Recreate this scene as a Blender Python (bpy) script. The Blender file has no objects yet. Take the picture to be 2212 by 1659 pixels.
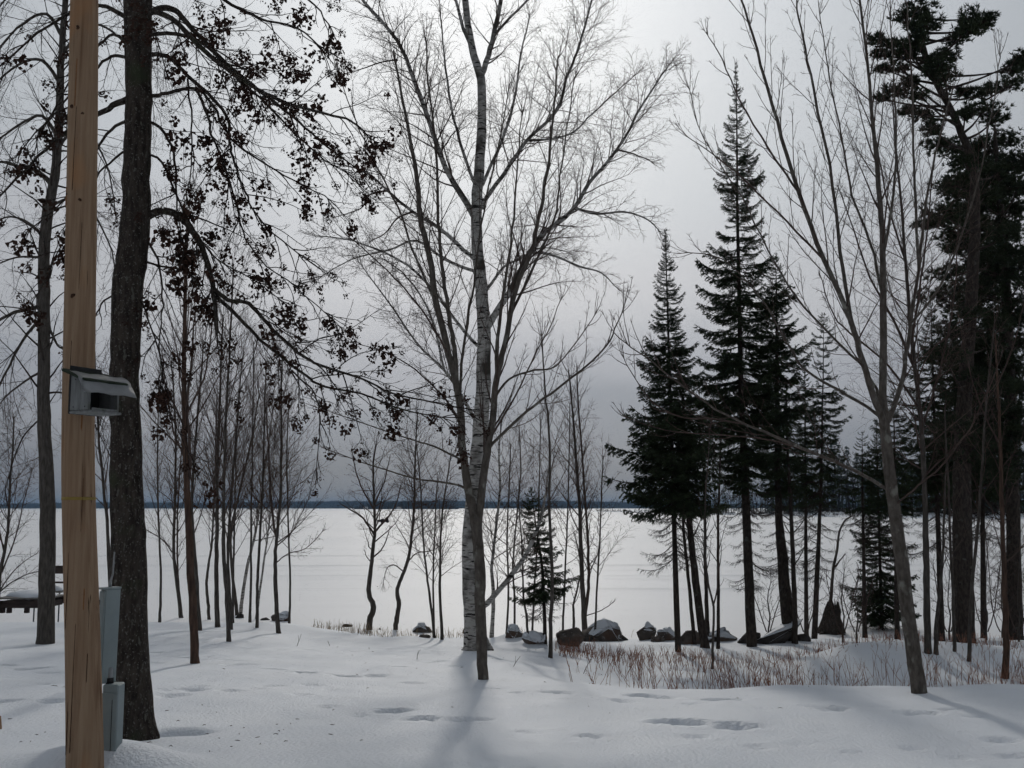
import bpy, bmesh, math, random
import numpy as np
from mathutils import Vector, Matrix

# ------------------------------------------------------------------ camera, sky, sun, exposure
SC = bpy.context.scene
COL = SC.collection
W0, H0, F0 = 2212.0, 1659.0, 2268.0        # picture units used for measuring
HORIZON = 1096.5
EYE = 1.8
PITCH = math.atan((HORIZON - H0 / 2) / F0)

cam_d = bpy.data.cameras.new("camera")
cam_d.sensor_width = 36.0
cam_d.lens = 36.0 * F0 / W0
cam_d.clip_start = 0.1
cam_d.clip_end = 30000
cam = bpy.data.objects.new("camera", cam_d)
COL.objects.link(cam)
cam.location = (0, 0, EYE)
cam.rotation_euler = (math.pi / 2 + PITCH, 0, 0)
SC.camera = cam

SUN_AZ = math.radians(-0.8)     # from +Y towards +X
SUN_EL = math.radians(28.5)
SUNV = Vector((math.sin(SUN_AZ) * math.cos(SUN_EL), math.cos(SUN_AZ) * math.cos(SUN_EL), math.sin(SUN_EL)))

world = bpy.data.worlds.new("World")
SC.world = world
world.use_nodes = True
wn, wl = world.node_tree.nodes, world.node_tree.links
for n in list(wn):
    wn.remove(n)


def N(nodes, typ, **kw):
    n = nodes.new(typ)
    for k, v in kw.items():
        setattr(n, k, v)
    return n


wo = N(wn, "ShaderNodeOutputWorld")
bg = N(wn, "ShaderNodeBackground")
bg.inputs["Strength"].default_value = 0.1
tc = N(wn, "ShaderNodeTexCoord")
sky = N(wn, "ShaderNodeTexSky", sky_type="NISHITA")
sky.sun_disc = False
sky.sun_elevation = SUN_EL
sky.sun_rotation = SUN_AZ
sky.air_density = 1.0
sky.dust_density = 2.0
sep = N(wn, "ShaderNodeSeparateXYZ")
nrm = N(wn, "ShaderNodeVectorMath", operation="NORMALIZE")
wl.new(tc.outputs["Generated"], nrm.inputs[0])
wl.new(nrm.outputs[0], sep.inputs[0])
# overcast deck: dark blue-grey low down, paler higher up
cl_n = N(wn, "ShaderNodeTexNoise")
cl_n.inputs["Scale"].default_value = 2.4
cl_n.inputs["Detail"].default_value = 5.0
cl_n.inputs["Roughness"].default_value = 0.5
cl_m = N(wn, "ShaderNodeMapping")
cl_m.inputs["Scale"].default_value = (1.0, 1.0, 2.6)
wl.new(nrm.outputs[0], cl_m.inputs[0])
wl.new(cl_m.outputs[0], cl_n.inputs["Vector"])
cl_c = N(wn, "ShaderNodeMath", operation="SUBTRACT")
wl.new(cl_n.outputs["Fac"], cl_c.inputs[0])
cl_c.inputs[1].default_value = 0.5
cl_s = N(wn, "ShaderNodeMath", operation="MULTIPLY_ADD")
wl.new(cl_c.outputs[0], cl_s.inputs[0])
cl_s.inputs[1].default_value = 0.27
wl.new(sep.outputs["Z"], cl_s.inputs[2])
ramp = N(wn, "ShaderNodeValToRGB")
r = ramp.color_ramp
r.interpolation = "EASE"
stops = [(0.0, (0.158, 0.203, 0.262)), (0.06, (0.205, 0.245, 0.310)), (0.12, (0.315, 0.345, 0.405)), (0.20, (0.455, 0.475, 0.515)),
         (0.34, (0.455, 0.49, 0.53)), (0.62, (0.46, 0.50, 0.55)), (1.0, (0.46, 0.50, 0.55))]
while len(r.elements) < len(stops):
    r.elements.new(0.5)
for e, (p, c) in zip(r.elements, stops):
    e.position = p
    e.color = (c[0], c[1], c[2], 1)
wl.new(cl_s.outputs[0], ramp.inputs[0])
# the veiled sun brightens the thin cloud round it
dot = N(wn, "ShaderNodeVectorMath", operation="DOT_PRODUCT")
wl.new(nrm.outputs[0], dot.inputs[0])
dot.inputs[1].default_value = SUNV
mx = N(wn, "ShaderNodeMath", operation="MAXIMUM")
wl.new(dot.outputs["Value"], mx.inputs[0])
mx.inputs[1].default_value = 0.0


def glow(power, amt):
    p = N(wn, "ShaderNodeMath", operation="POWER")
    wl.new(mx.outputs[0], p.inputs[0])
    p.inputs[1].default_value = power
    m = N(wn, "ShaderNodeMath", operation="MULTIPLY")
    wl.new(p.outputs[0], m.inputs[0])
    m.inputs[1].default_value = amt
    return m


g1, g2 = glow(40, 0.27), glow(9, 0.10)
gs = N(wn, "ShaderNodeMath", operation="ADD")
wl.new(g1.outputs[0], gs.inputs[0])
wl.new(g2.outputs[0], gs.inputs[1])
gv = N(wn, "ShaderNodeVectorMath", operation="SCALE")
gv.inputs[0].default_value = (1.0, 0.98, 0.93)
wl.new(gs.outputs[0], gv.inputs["Scale"])
# cloud on the sun's side passes more light than cloud away from it
fw = N(wn, "ShaderNodeMath", operation="POWER")
wl.new(mx.outputs[0], fw.inputs[0])
fw.inputs[1].default_value = 5.0
fw2 = N(wn, "ShaderNodeMath", operation="MULTIPLY_ADD")
wl.new(fw.outputs[0], fw2.inputs[0])
fw2.inputs[1].default_value = 0.68
fw2.inputs[2].default_value = 0.43
rs = N(wn, "ShaderNodeVectorMath", operation="SCALE")
wl.new(ramp.outputs["Color"], rs.inputs[0])
wl.new(fw2.outputs[0], rs.inputs["Scale"])
ca = N(wn, "ShaderNodeVectorMath", operation="ADD")
wl.new(rs.outputs[0], ca.inputs[0])
wl.new(gv.outputs[0], ca.inputs[1])
c10 = N(wn, "ShaderNodeVectorMath", operation="SCALE")
wl.new(ca.outputs[0], c10.inputs[0])
c10.inputs["Scale"].default_value = 10.0
mixw = N(wn, "ShaderNodeMix", data_type="RGBA")
mixw.inputs["Factor"].default_value = 0.96
wl.new(sky.outputs[0], mixw.inputs["A"])
wl.new(c10.outputs[0], mixw.inputs["B"])
wl.new(mixw.outputs["Result"], bg.inputs["Color"])
wl.new(bg.outputs[0], wo.inputs["Surface"])

sun_d = bpy.data.lights.new("sun", "SUN")
sun_d.energy = 0.95
sun_d.angle = math.radians(3.0)
sun_d.color = (1.0, 0.95, 0.88)
sun = bpy.data.objects.new("sun", sun_d)
COL.objects.link(sun)
sun.location = SUNV * 60
sun.rotation_euler = (-SUNV).to_track_quat("-Z", "Y").to_euler()

SC.view_settings.view_transform = "Standard"
SC.view_settings.look = "None"
SC.view_settings.exposure = 0.0
SC.view_settings.gamma = 1.0
cy = SC.cycles
cy.max_bounces = 3
cy.diffuse_bounces = 2
cy.glossy_bounces = 2
cy.transmission_bounces = 2
cy.transparent_max_bounces = 4
cy.volume_bounces = 0
cy.use_denoising = True
cy.use_adaptive_sampling = True
cy.adaptive_threshold = 0.04
cy.adaptive_min_samples = 12

# ------------------------------------------------------------------ helpers
CP, SP = math.cos(PITCH), math.sin(PITCH)


def ray(px, py):
    u, v = (px - W0 / 2) / F0, (H0 / 2 - py) / F0
    return u, CP - v * SP, SP + v * CP


def at(px, py, Y):
    """the point of the place at depth Y seen at picture position px, py"""
    dx, dy, dz = ray(px, py)
    s = Y / dy
    return (dx * s, Y, EYE + dz * s)


def tag(o, label=None, cat=None, group=None, kind=None):
    if label: o["label"] = label
    if cat: o["category"] = cat
    if group: o["group"] = group
    if kind: o["kind"] = kind
    return o


def empty(name, loc, label, cat, group=None):
    o = bpy.data.objects.new(name, None)
    o.empty_display_size = 0.1
    COL.objects.link(o)
    o.location = loc
    return tag(o, label, cat, group)


def link(name, me, parent=None, loc=None):
    o = bpy.data.objects.new(name, me)
    COL.objects.link(o)
    if parent is not None:
        o.parent = parent
    if loc is not None:
        o.location = loc
    return o


def make_mesh(name, V, quads=None, tris=None, mats=(), smooth=True):
    V = np.asarray(V, dtype=np.float32).reshape(-1, 3)
    me = bpy.data.meshes.new(name)
    q = np.asarray(quads if quads is not None else [], dtype=np.int32).reshape(-1, 4)
    t = np.asarray(tris if tris is not None else [], dtype=np.int32).reshape(-1, 3)
    me.vertices.add(len(V))
    me.vertices.foreach_set("co", V.ravel())
    nl = q.size + t.size
    me.loops.add(nl)
    me.loops.foreach_set("vertex_index", np.concatenate([q.ravel(), t.ravel()]))
    me.polygons.add(len(q) + len(t))
    starts = np.concatenate([np.arange(len(q)) * 4, q.size + np.arange(len(t)) * 3]).astype(np.int32)
    me.polygons.foreach_set("loop_start", starts)
    me.polygons.foreach_set("use_smooth", np.full(len(starts), smooth))
    me.update(calc_edges=True)
    for m in mats:
        me.materials.append(m)
    return me


class Tubes:
    """collects tapered round bars and turns them into one mesh"""

    def __init__(self):
        self.g = {}

    def add(self, pts, radii, sides=3):
        self.g.setdefault((len(pts), sides), []).append((pts, radii))

    def empty(self):
        return not self.g

    def mesh(self, name, mat, base=(0, 0, 0), rough=0.0, seed=0):
        Vs, Qs, Ts, off = [], [], [], 0
        rs = np.random.RandomState(seed)
        for (n, s), items in self.g.items():
            P = np.array([i[0] for i in items], dtype=np.float64) - np.array(base)
            R = np.array([i[1] for i in items], dtype=np.float64)
            M = len(P)
            T = np.empty_like(P)
            T[:, 1:-1] = P[:, 2:] - P[:, :-2]
            T[:, 0] = P[:, 1] - P[:, 0]
            T[:, -1] = P[:, -1] - P[:, -2]
            T /= np.linalg.norm(T, axis=2, keepdims=True) + 1e-9
            mean = P[:, -1] - P[:, 0]
            ref = np.where(np.abs(mean[:, 2:3]) > 0.8 * np.linalg.norm(mean, axis=1, keepdims=True),
                           np.array([[1.0, 0.1, 0]]), np.array([[0, 0.1, 1.0]]))
            A = np.cross(T, ref[:, None, :])
            A /= np.linalg.norm(A, axis=2, keepdims=True) + 1e-9
            B = np.cross(T, A)
            ang = np.arange(s) * 2 * math.pi / s
            Rr = R[:, :, None] * np.ones(s)
            if rough > 0 and s >= 8:
                Rr = Rr * (1 + rough * (rs.rand(M, n, s) - 0.5))
            ring = P[:, :, None, :] + Rr[..., None] * (A[:, :, None, :] * np.cos(ang)[:, None] + B[:, :, None, :] * np.sin(ang)[:, None])
            V = ring.reshape(-1, 3)
            idx = (np.arange(M)[:, None, None] * n + np.arange(n - 1)[None, :, None]) * s
            k = np.arange(s)
            k2 = (k + 1) % s
            q = np.stack([idx + k, idx + k2, idx + s + k2, idx + s + k], axis=-1).reshape(-1, 4) + off
            Vs.append(V)
            Qs.append(q)
            if s >= 6:      # close both ends
                last = (np.arange(M) * n + n - 1)[:, None] * s + off
                f0 = (np.arange(M) * n)[:, None] * s + off
                for j in range(1, s - 1):
                    Ts.append(np.concatenate([last, last + j, last + j + 1], axis=1))
                    Ts.append(np.concatenate([f0, f0 + j + 1, f0 + j], axis=1))
            off += len(V)
        return make_mesh(name, np.concatenate(Vs), np.concatenate(Qs), np.concatenate(Ts) if Ts else None, [mat])


def box_mesh(name, mats, boxes, bevel=0.004):
    """boxes: (centre, size, rotation z, rotation y)"""
    bm = bmesh.new()
    for b in boxes:
        c, s = b[0], b[1]
        rz = b[2] if len(b) > 2 else 0
        ry = b[3] if len(b) > 3 else 0
        m = Matrix.Translation(c) @ Matrix.Rotation(rz, 4, "Z") @ Matrix.Rotation(ry, 4, "Y") @ Matrix.Diagonal((s[0], s[1], s[2], 1))
        bmesh.ops.create_cube(bm, size=1, matrix=m)
    if bevel:
        bmesh.ops.bevel(bm, geom=bm.edges[:], offset=bevel, segments=1, affect="EDGES", clamp_overlap=True)
    me = bpy.data.meshes.new(name)
    bm.to_mesh(me)
    bm.free()
    for m in (mats if isinstance(mats, (list, tuple)) else [mats]):
        me.materials.append(m)
    return me


_perm = np.random.RandomState(5).rand(257 * 257)


def vnoise(x, y, seed=0):
    x = np.asarray(x, dtype=np.float64) + seed * 17.31
    y = np.asarray(y, dtype=np.float64) + seed * 9.77
    xi, yi = np.floor(x).astype(np.int64), np.floor(y).astype(np.int64)
    fx, fy = x - xi, y - yi
    fx, fy = fx * fx * (3 - 2 * fx), fy * fy * (3 - 2 * fy)
    h = lambda a, b: _perm[(a % 257) * 257 + (b % 257)]
    return ((h(xi, yi) * (1 - fx) + h(xi + 1, yi) * fx) * (1 - fy) + (h(xi, yi + 1) * (1 - fx) + h(xi + 1, yi + 1) * fx) * fy) - 0.5


# ------------------------------------------------------------------ materials
def mat(name, col, col2=None, scale=6.0, rough=0.9, bump=0.0, stretch=(1, 1, 1), spots=None, spec=0.3, contrast=(0.35, 0.65), metal=0.0, bump_scale=None):
    m = bpy.data.materials.new(name)
    m.use_nodes = True
    nt = m.node_tree
    b = nt.nodes["Principled BSDF"]
    b.inputs["Roughness"].default_value = rough
    b.inputs["Metallic"].default_value = metal
    b.inputs["Specular IOR Level"].default_value = spec
    tcn = N(nt.nodes, "ShaderNodeTexCoord")
    mp = N(nt.nodes, "ShaderNodeMapping")
    mp.inputs["Scale"].default_value = stretch
    nt.links.new(tcn.outputs["Object"], mp.inputs[0])
    nz = N(nt.nodes, "ShaderNodeTexNoise")
    nz.inputs["Scale"].default_value = scale
    nz.inputs["Detail"].default_value = 6
    nz.inputs["Roughness"].default_value = 0.6
    nt.links.new(mp.outputs[0], nz.inputs["Vector"])
    cr = N(nt.nodes, "ShaderNodeValToRGB")
    cr.color_ramp.elements[0].position = contrast[0]
    cr.color_ramp.elements[1].position = contrast[1]
    c2 = col2 or tuple(c * 0.6 for c in col)
    cr.color_ramp.elements[0].color = (*c2, 1)
    cr.color_ramp.elements[1].color = (*col, 1)
    nt.links.new(nz.outputs["Fac"], cr.inputs[0])
    out = cr.outputs["Color"]
    if spots:
        for (scol, sscale, lo, hi, sstretch) in spots:
            mp2 = N(nt.nodes, "ShaderNodeMapping")
            mp2.inputs["Scale"].default_value = sstretch
            nt.links.new(tcn.outputs["Object"], mp2.inputs[0])
            n2 = N(nt.nodes, "ShaderNodeTexNoise")
            n2.inputs["Scale"].default_value = sscale
            n2.inputs["Detail"].default_value = 3
            nt.links.new(mp2.outputs[0], n2.inputs["Vector"])
            r2 = N(nt.nodes, "ShaderNodeMapRange")
            r2.inputs["From Min"].default_value = lo
            r2.inputs["From Max"].default_value = hi
            nt.links.new(n2.outputs["Fac"], r2.inputs["Value"])
            mx2 = N(nt.nodes, "ShaderNodeMix", data_type="RGBA")
            nt.links.new(r2.outputs[0], mx2.inputs["Factor"])
            nt.links.new(out, mx2.inputs["A"])
            mx2.inputs["B"].default_value = (*scol, 1)
            out = mx2.outputs["Result"]
    nt.links.new(out, b.inputs["Base Color"])
    if bump:
        bp = N(nt.nodes, "ShaderNodeBump")
        bp.inputs["Strength"].default_value = bump
        bp.inputs["Distance"].default_value = 0.02
        nb = nz
        if bump_scale:
            nb = N(nt.nodes, "ShaderNodeTexNoise")
            nb.inputs["Scale"].default_value = bump_scale
            nb.inputs["Detail"].default_value = 8
            nt.links.new(mp.outputs[0], nb.inputs["Vector"])
        nt.links.new(nb.outputs["Fac"], bp.inputs["Height"])
        nt.links.new(bp.outputs[0], b.inputs["Normal"])
    return m


M = {}
M["snow"] = mat("snow", (0.80, 0.83, 0.87), (0.76, 0.795, 0.845), scale=1.2, rough=0.6, bump=0.6, spec=0.18, bump_scale=34)  # darker and bluer than lake_snow: the bank's tree shade is partly in this colour
M["lake_snow"] = mat("lake_snow", (0.88, 0.88, 0.89), (0.83, 0.835, 0.85), scale=0.05, rough=0.55, bump=0.2, stretch=(0.35, 1, 1), spec=0.16, bump_scale=2.0)
M["bark_dark"] = mat("bark_dark", (0.080, 0.066, 0.056), (0.028, 0.023, 0.020), scale=9, stretch=(3, 3, 0.7), bump=0.9, rough=1, spec=0.05,
                     spots=[((0.17, 0.165, 0.15), 70, 0.60, 0.68, (1, 1, 0.8)), ((0.12, 0.115, 0.10), 30, 0.62, 0.70, (1, 1, 0.5)), ((0.05, 0.06, 0.035), 3.0, 0.58, 0.75, (1, 1, 1))])
M["bark_grey"] = mat("bark_grey", (0.125, 0.110, 0.096), (0.060, 0.052, 0.046), scale=10, stretch=(3, 3, 0.6), bump=0.6, rough=1, spec=0.05)
M["bark_maple"] = mat("bark_maple", (0.150, 0.130, 0.112), (0.080, 0.068, 0.058), scale=12, stretch=(2, 2, 0.8), bump=0.5, rough=1, spec=0.05,
                      spots=[((0.24, 0.23, 0.20), 9, 0.60, 0.70, (1, 1, 0.6))])
M["bark_red"] = mat("bark_red", (0.125, 0.080, 0.060), (0.062, 0.042, 0.034), scale=9, stretch=(3, 3, 0.5), bump=0.5, rough=1, spec=0.05)
M["bark_birch"] = mat("bark_birch", (0.42, 0.40, 0.37), (0.20, 0.185, 0.17), scale=7, stretch=(1.2, 1.2, 3.2), bump=0.6, rough=0.9, spec=0.1, contrast=(0.36, 0.52),
                      spots=[((0.030, 0.027, 0.024), 9, 0.57, 0.62, (0.5, 0.5, 3.0)), ((0.07, 0.063, 0.054), 2.3, 0.52, 0.64, (1, 1, 0.8))])
M["twig"] = mat("twig", (0.115, 0.084, 0.072), (0.070, 0.052, 0.046), scale=5, rough=1, spec=0.05)
M["twig_red"] = mat("twig_red", (0.085, 0.050, 0.042), (0.045, 0.030, 0.027), scale=5, rough=1, spec=0.05)
M["twig_black"] = mat("twig_black", (0.060, 0.048, 0.042), (0.034, 0.028, 0.025), scale=5, rough=1, spec=0.05)
M["leaf"] = mat("leaf", (0.070, 0.039, 0.029), (0.032, 0.020, 0.016), scale=8, rough=0.9, spec=0.1)
M["needle"] = mat("needle", (0.060, 0.080, 0.042), (0.030, 0.042, 0.026), scale=3, rough=0.9, spec=0.1)
M["needle_pine"] = mat("needle_pine", (0.050, 0.062, 0.036), (0.026, 0.034, 0.022), scale=3, rough=0.9, spec=0.1)
M["bark_conifer"] = mat("bark_conifer", (0.075, 0.062, 0.053), (0.034, 0.028, 0.025), scale=12, stretch=(2, 2, 0.8), bump=0.8, rough=1, spec=0.05,
                        spots=[((0.10, 0.10, 0.09), 7, 0.62, 0.72, (1, 1, 1))])
M["pole"] = mat("pole_wood", (0.37, 0.255, 0.165), (0.25, 0.155, 0.095), scale=4.5, stretch=(7, 7, 0.35), bump=0.35, rough=0.85, spec=0.15, contrast=(0.32, 0.68),
                spots=[((0.17, 0.095, 0.055), 3.0, 0.62, 0.76, (7, 7, 0.16)), ((0.40, 0.20, 0.09), 2.2, 0.60, 0.8, (1.5, 1.5, 0.7)), ((0.06, 0.035, 0.02), 5, 0.69, 0.72, (9, 9, 0.1))])
M["knot"] = mat("knot", (0.10, 0.045, 0.022), (0.03, 0.015, 0.010), scale=25, rough=0.9)
M["rust_stain"] = mat("rust_stain", (0.30, 0.14, 0.06), (0.2, 0.09, 0.04), scale=25, rough=0.9)
M["tape"] = mat("tape", (0.36, 0.25, 0.06), (0.26, 0.18, 0.05), scale=18, rough=0.6)
M["steel_box"] = mat("painted_steel", (0.31, 0.365, 0.37), (0.26, 0.31, 0.315), scale=6, rough=0.55, spec=0.4, spots=[((0.20, 0.20, 0.18), 14, 0.68, 0.76, (1, 1, 0.4))])
M["conduit"] = mat("conduit", (0.38, 0.40, 0.41), (0.28, 0.29, 0.30), scale=9, rough=0.5, metal=0.3)
M["dark_metal"] = mat("dark_metal", (0.03, 0.03, 0.032), (0.015, 0.015, 0.016), scale=9, rough=0.6)
M["grey_wood"] = mat("grey_wood", (0.25, 0.255, 0.25), (0.15, 0.152, 0.15), scale=6, stretch=(5, 5, 1), bump=0.3, rough=0.9, spots=[((0.12, 0.13, 0.11), 9, 0.60, 0.72, (1, 1, 1))])
M["tin"] = mat("tin", (0.55, 0.56, 0.57), (0.42, 0.43, 0.44), scale=8, rough=0.42, metal=0.6, spots=[((0.33, 0.32, 0.30), 13, 0.64, 0.75, (1, 1, 1))])
M["green_shingle"] = mat("green_shingle", (0.045, 0.06, 0.04), (0.025, 0.03, 0.022), scale=30, rough=1)
M["rock"] = mat("rock", (0.17, 0.145, 0.125), (0.075, 0.063, 0.057), scale=3.5, rough=0.95, bump=0.7, spec=0.15, spots=[((0.12, 0.07, 0.05), 2.2, 0.55, 0.7, (1, 1, 1)), ((0.26, 0.25, 0.23), 11, 0.64, 0.72, (1, 1, 1))])
M["rock_dark"] = mat("rock_dark", (0.07, 0.063, 0.058), (0.03, 0.027, 0.026), scale=4, rough=0.95, bump=0.7, spec=0.15, spots=[((0.16, 0.155, 0.145), 9, 0.64, 0.74, (1, 1, 1))])
M["dock_wood"] = mat("dock_wood", (0.075, 0.055, 0.048), (0.035, 0.027, 0.025), scale=5, stretch=(1, 5, 5), bump=0.4, rough=0.95)
M["plank"] = mat("plank", (0.26, 0.25, 0.23), (0.16, 0.15, 0.14), scale=5, stretch=(5, 1, 5), bump=0.3, rough=0.95)
M["galvanised"] = mat("galvanised", (0.13, 0.14, 0.16), (0.08, 0.085, 0.10), scale=8, rough=0.5, metal=0.5)
M["stem_red"] = mat("stem_red", (0.38, 0.185, 0.12), (0.20, 0.095, 0.066), scale=3, rough=0.9, spec=0.1)
M["grass"] = mat("dry_grass", (0.40, 0.30, 0.18), (0.24, 0.17, 0.11), scale=2, rough=0.9, spec=0.1)
M["far_wood"] = mat("far_wood", (0.030, 0.034, 0.028), (0.018, 0.02, 0.017), scale=0.02, rough=1, spec=0.0)
M["far_bare"] = mat("far_bare", (0.060, 0.050, 0.046), (0.03, 0.026, 0.025), scale=0.3, rough=1, spec=0.0)
M["rubber"] = mat("rubber", (0.015, 0.015, 0.016), (0.01, 0.01, 0.01), scale=9, rough=0.8)
M["stake"] = mat("stake_wood", (0.42, 0.27, 0.17), (0.28, 0.17, 0.10), scale=9, stretch=(4, 4, 1), rough=0.9)
M["white_wall"] = mat("white_wall", (0.75, 0.75, 0.73), (0.65, 0.65, 0.64), scale=1, rough=0.8)
M["roof_grey"] = mat("roof_grey", (0.16, 0.15, 0.15), (0.10, 0.10, 0.10), scale=1, rough=0.9)

# ------------------------------------------------------------------ the snowy bank
LAKE = -1.6
_gy = np.arange(-60, 90, 0.05)


def profile(kn, sig):
    k = np.array(kn)
    z = np.interp(_gy, k[:, 0], k[:, 1])
    w = int(sig / 0.05 * 3)
    ker = np.exp(-0.5 * (np.arange(-w, w + 1) * 0.05 / sig) ** 2)
    ker /= ker.sum()
    return np.convolve(np.pad(z, w, mode="edge"), ker, mode="valid")


PL = profile([(-60, .6), (0, .1), (7, 0), (8.3, -.02), (11.5, -.1), (13.5, -.2), (17, -.42), (20, -.6), (22, -.75), (26, -.95), (28, -1.2), (31, -1.66), (34, -1.95), (40, -2.6), (90, -4)], 0.8)
PC = profile([(-60, .6), (0, .1), (7, 0), (10, -.03), (11.5, -.08), (14, -.26), (17, -.5), (20, -.75), (24, -1.1), (27, -1.45), (29, -1.68), (33, -2.0), (40, -2.6), (90, -4)], 0.7)
PR = profile([(-60, .6), (0, .1), (7, 0), (10, -.08), (12, -.21), (12.7, -.30), (13.3, -.50), (14.2, -.74), (16, -.86), (20, -1.02), (24, -1.2), (27, -1.5), (29, -1.70), (33, -2.0), (40, -2.6), (90, -4)], 0.22)


def sstep(a, b, x):
    t = np.clip((x - a) / (b - a), 0, 1)
    return t * t * (3 - 2 * t)


PRINTS = []     # x, y, length, width, depth, heading
BUMPS = [(6.0, 18.6, 0.75, 0.8, 0.30), (8.6, 19.5, 1.6, 1.4, 0.30), (7.3, 18.6, 0.8, 0.9, 0.16), (-5.15, 24.5, 0.7, 0.6, 0.12), (-2.2, 23.2, .5, .5, .1),
         (0.1, 22.6, .5, .5, .14), (0.9, 21.2, .6, .5, .10), (2.9, 22.2, .6, .5, .12), (-2.62, 7.10, .42, .28, .20), (-3.3, 7.6, .9, .6, .06)]


def ground0(x, y):
    x = np.asarray(x, dtype=np.float64)
    y = np.asarray(y, dtype=np.float64)
    l, c, rr = np.interp(y, _gy, PL), np.interp(y, _gy, PC), np.interp(y + 0.22 * vnoise(x * 0.6, y * 0, 3) - 0.03 * (x - 3), _gy, PR)
    wl_ = 1 - sstep(-6.5, -2.5, x)
    wr = sstep(-0.6, 2.6, x + 0.3 * vnoise(x * 0 + 1, y * 0.8, 8))
    z = l * wl_ + rr * wr + c * (1 - wl_ - wr)
    on = np.clip((30 - y) / 10, 0, 1)
    z = z + 0.10 * on * vnoise(x * 0.35, y * 0.3, 1) + 0.05 * on * vnoise(x * 1.1, y * 0.9, 2) + 0.020 * on * vnoise(x * 2.7, y * 2.1, 4) + 0.009 * on * vnoise(x * 6.5, y * 5.2, 6)
    for bx, by, sx, sy, a in BUMPS:
        z = z + a * np.exp(-0.5 * (((x - bx) / sx) ** 2 + ((y - by) / sy) ** 2))
    return z


WELLS = []      # hollows melted round trunks: x, y, radius, depth


def ground(x, y):
    x = np.asarray(x, dtype=np.float64)
    y = np.asarray(y, dtype=np.float64)
    z = ground0(x, y)
    for fx, fy, L, Wd, dp, hd in PRINTS:
        m = (np.abs(x - fx) < 1.1) & (np.abs(y - fy) < 1.1)
        if not np.any(m):
            continue
        ch, sh = math.cos(hd), math.sin(hd)
        a = ((x - fx) * ch + (y - fy) * sh) / L
        b = (-(x - fx) * sh + (y - fy) * ch) / Wd
        q = a * a + b * b
        z = z - np.where(m, dp * np.exp(-q * q * q * 0.6) - 0.12 * dp * np.exp(-((np.sqrt(q) - 1.55) / 0.4) ** 2), 0)
    for wx, wy, rw, dp in WELLS:
        q = ((x - wx) ** 2 + (y - wy) ** 2) / rw ** 2
        z = z - dp * np.exp(-q * q)
    return z


def hit(px, py):
    dx, dy, dz = ray(px, py)
    ys = np.arange(4, 60, 0.03)
    s = ys / dy
    gz = np.maximum(ground0(dx * s, ys), LAKE)
    below = np.nonzero(EYE + dz * s <= gz)[0]
    if len(below) == 0:
        k = len(ys) - 1
    else:
        k = below[0]
    return dx * s[k], ys[k], float(gz[k])


rng0 = random.Random(11)
fp = [(410, 1490, 1.2), (372, 1503, 1), (440, 1418, .8), (333, 1410, .9), (395, 1421, 1), (520, 1436, 1.1), (590, 1446, 1.1), (645, 1452, 1.1), (668, 1455, .8), (745, 1461, 1.1), (806, 1461, 1),
      (500, 1492, .9), (585, 1483, .8), (670, 1479, .8), (530, 1401, .8), (600, 1403, .8), (660, 1404, .8), (725, 1406, .8), (790, 1408, .7), (887, 1475, 1), (847, 1537, 1.2), (909, 1552, 1.2), (1010, 1555, 1.3),
      (1064, 1487, 1), (1204, 1496, 1.2), (1390, 1504, 1.2), (1430, 1507, 1.1), (1561, 1513, 1.3), (1545, 1511, 1), (1440, 1560, 1.2), (1482, 1563, 1.4), (1582, 1569, 1.3), (1640, 1571, .8), (1798, 1530, 1.2), (1760, 1526, 1),
      (1990, 1540, 1.2), (1960, 1537, 1), (2168, 1600, 1.1), (14, 1438, 1), (67, 1446, 1.2), (103, 1454, 1), (7, 1516, 1), (118, 1515, 1.1), (300, 1425, .8), (860, 1440, .7), (930, 1432, .7), (985, 1440, .7),
      (45, 1402, .8), (150, 1400, .8), (310, 1395, .7), (760, 1425, .6), (830, 1420, .6), (560, 1420, .5), (480, 1425, .6)]
for (ax, ay, bx, by, n) in [(290, 1428, 1000, 1398, 17), (1130, 1500, 2200, 1548, 15), (20, 1470, 780, 1500, 12), (700, 1530, 1300, 1590, 8), (620, 1385, 990, 1425, 9), (1500, 1600, 2190, 1640, 7)]:
    for k in range(n):
        t = (k + rng0.uniform(-.25, .25)) / (n - 1)
        fp.append((ax + (bx - ax) * t, ay + (by - ay) * t + (6 if k % 2 else -6) + rng0.uniform(-3, 3), rng0.uniform(.45, .85)))
for (fx, fy, s) in fp:
    h = hit(fx, fy)
    k = 0.6 if fy > 1480 else 0.75
    PRINTS.append((h[0], h[1], 0.125 * s * k / 0.6, 0.075 * s, 0.048 * s * (0.6 + 0.8 * rng0.random()), rng0.uniform(-0.4, 0.4)))
for (bx, by, bw) in [(1236, 1392, 66), (1300, 1384, 92), (1104, 1375, 46), (1150, 1389, 50), (1396, 1384, 38), (1440, 1384, 46), (1492, 1390, 48), (1564, 1386, 50), (1668, 1388, 120), (612, 1345, 60), (912, 1369, 36)]:
    h = hit(bx + 6, by)
    BUMPS.append((h[0], h[1] - .12, bw * h[1] / F0 * .5, .22, .085))
wh = hit(385, 1583)
WELLS.append((wh[0] - 0.02, wh[1] + 0.05, 0.20, 0.22))


def graded(lo, hi, fine_lo, fine_hi, step, grow):
    a = list(np.arange(fine_lo, fine_hi, step))
    s, v = step, a[-1]
    while v < hi:
        s *= grow
        v += s
        a.append(v)
    s, v = step, a[0]
    b = []
    while v > lo:
        s *= grow
        v -= s
        b.append(v)
    return np.array(b[::-1] + a)


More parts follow.
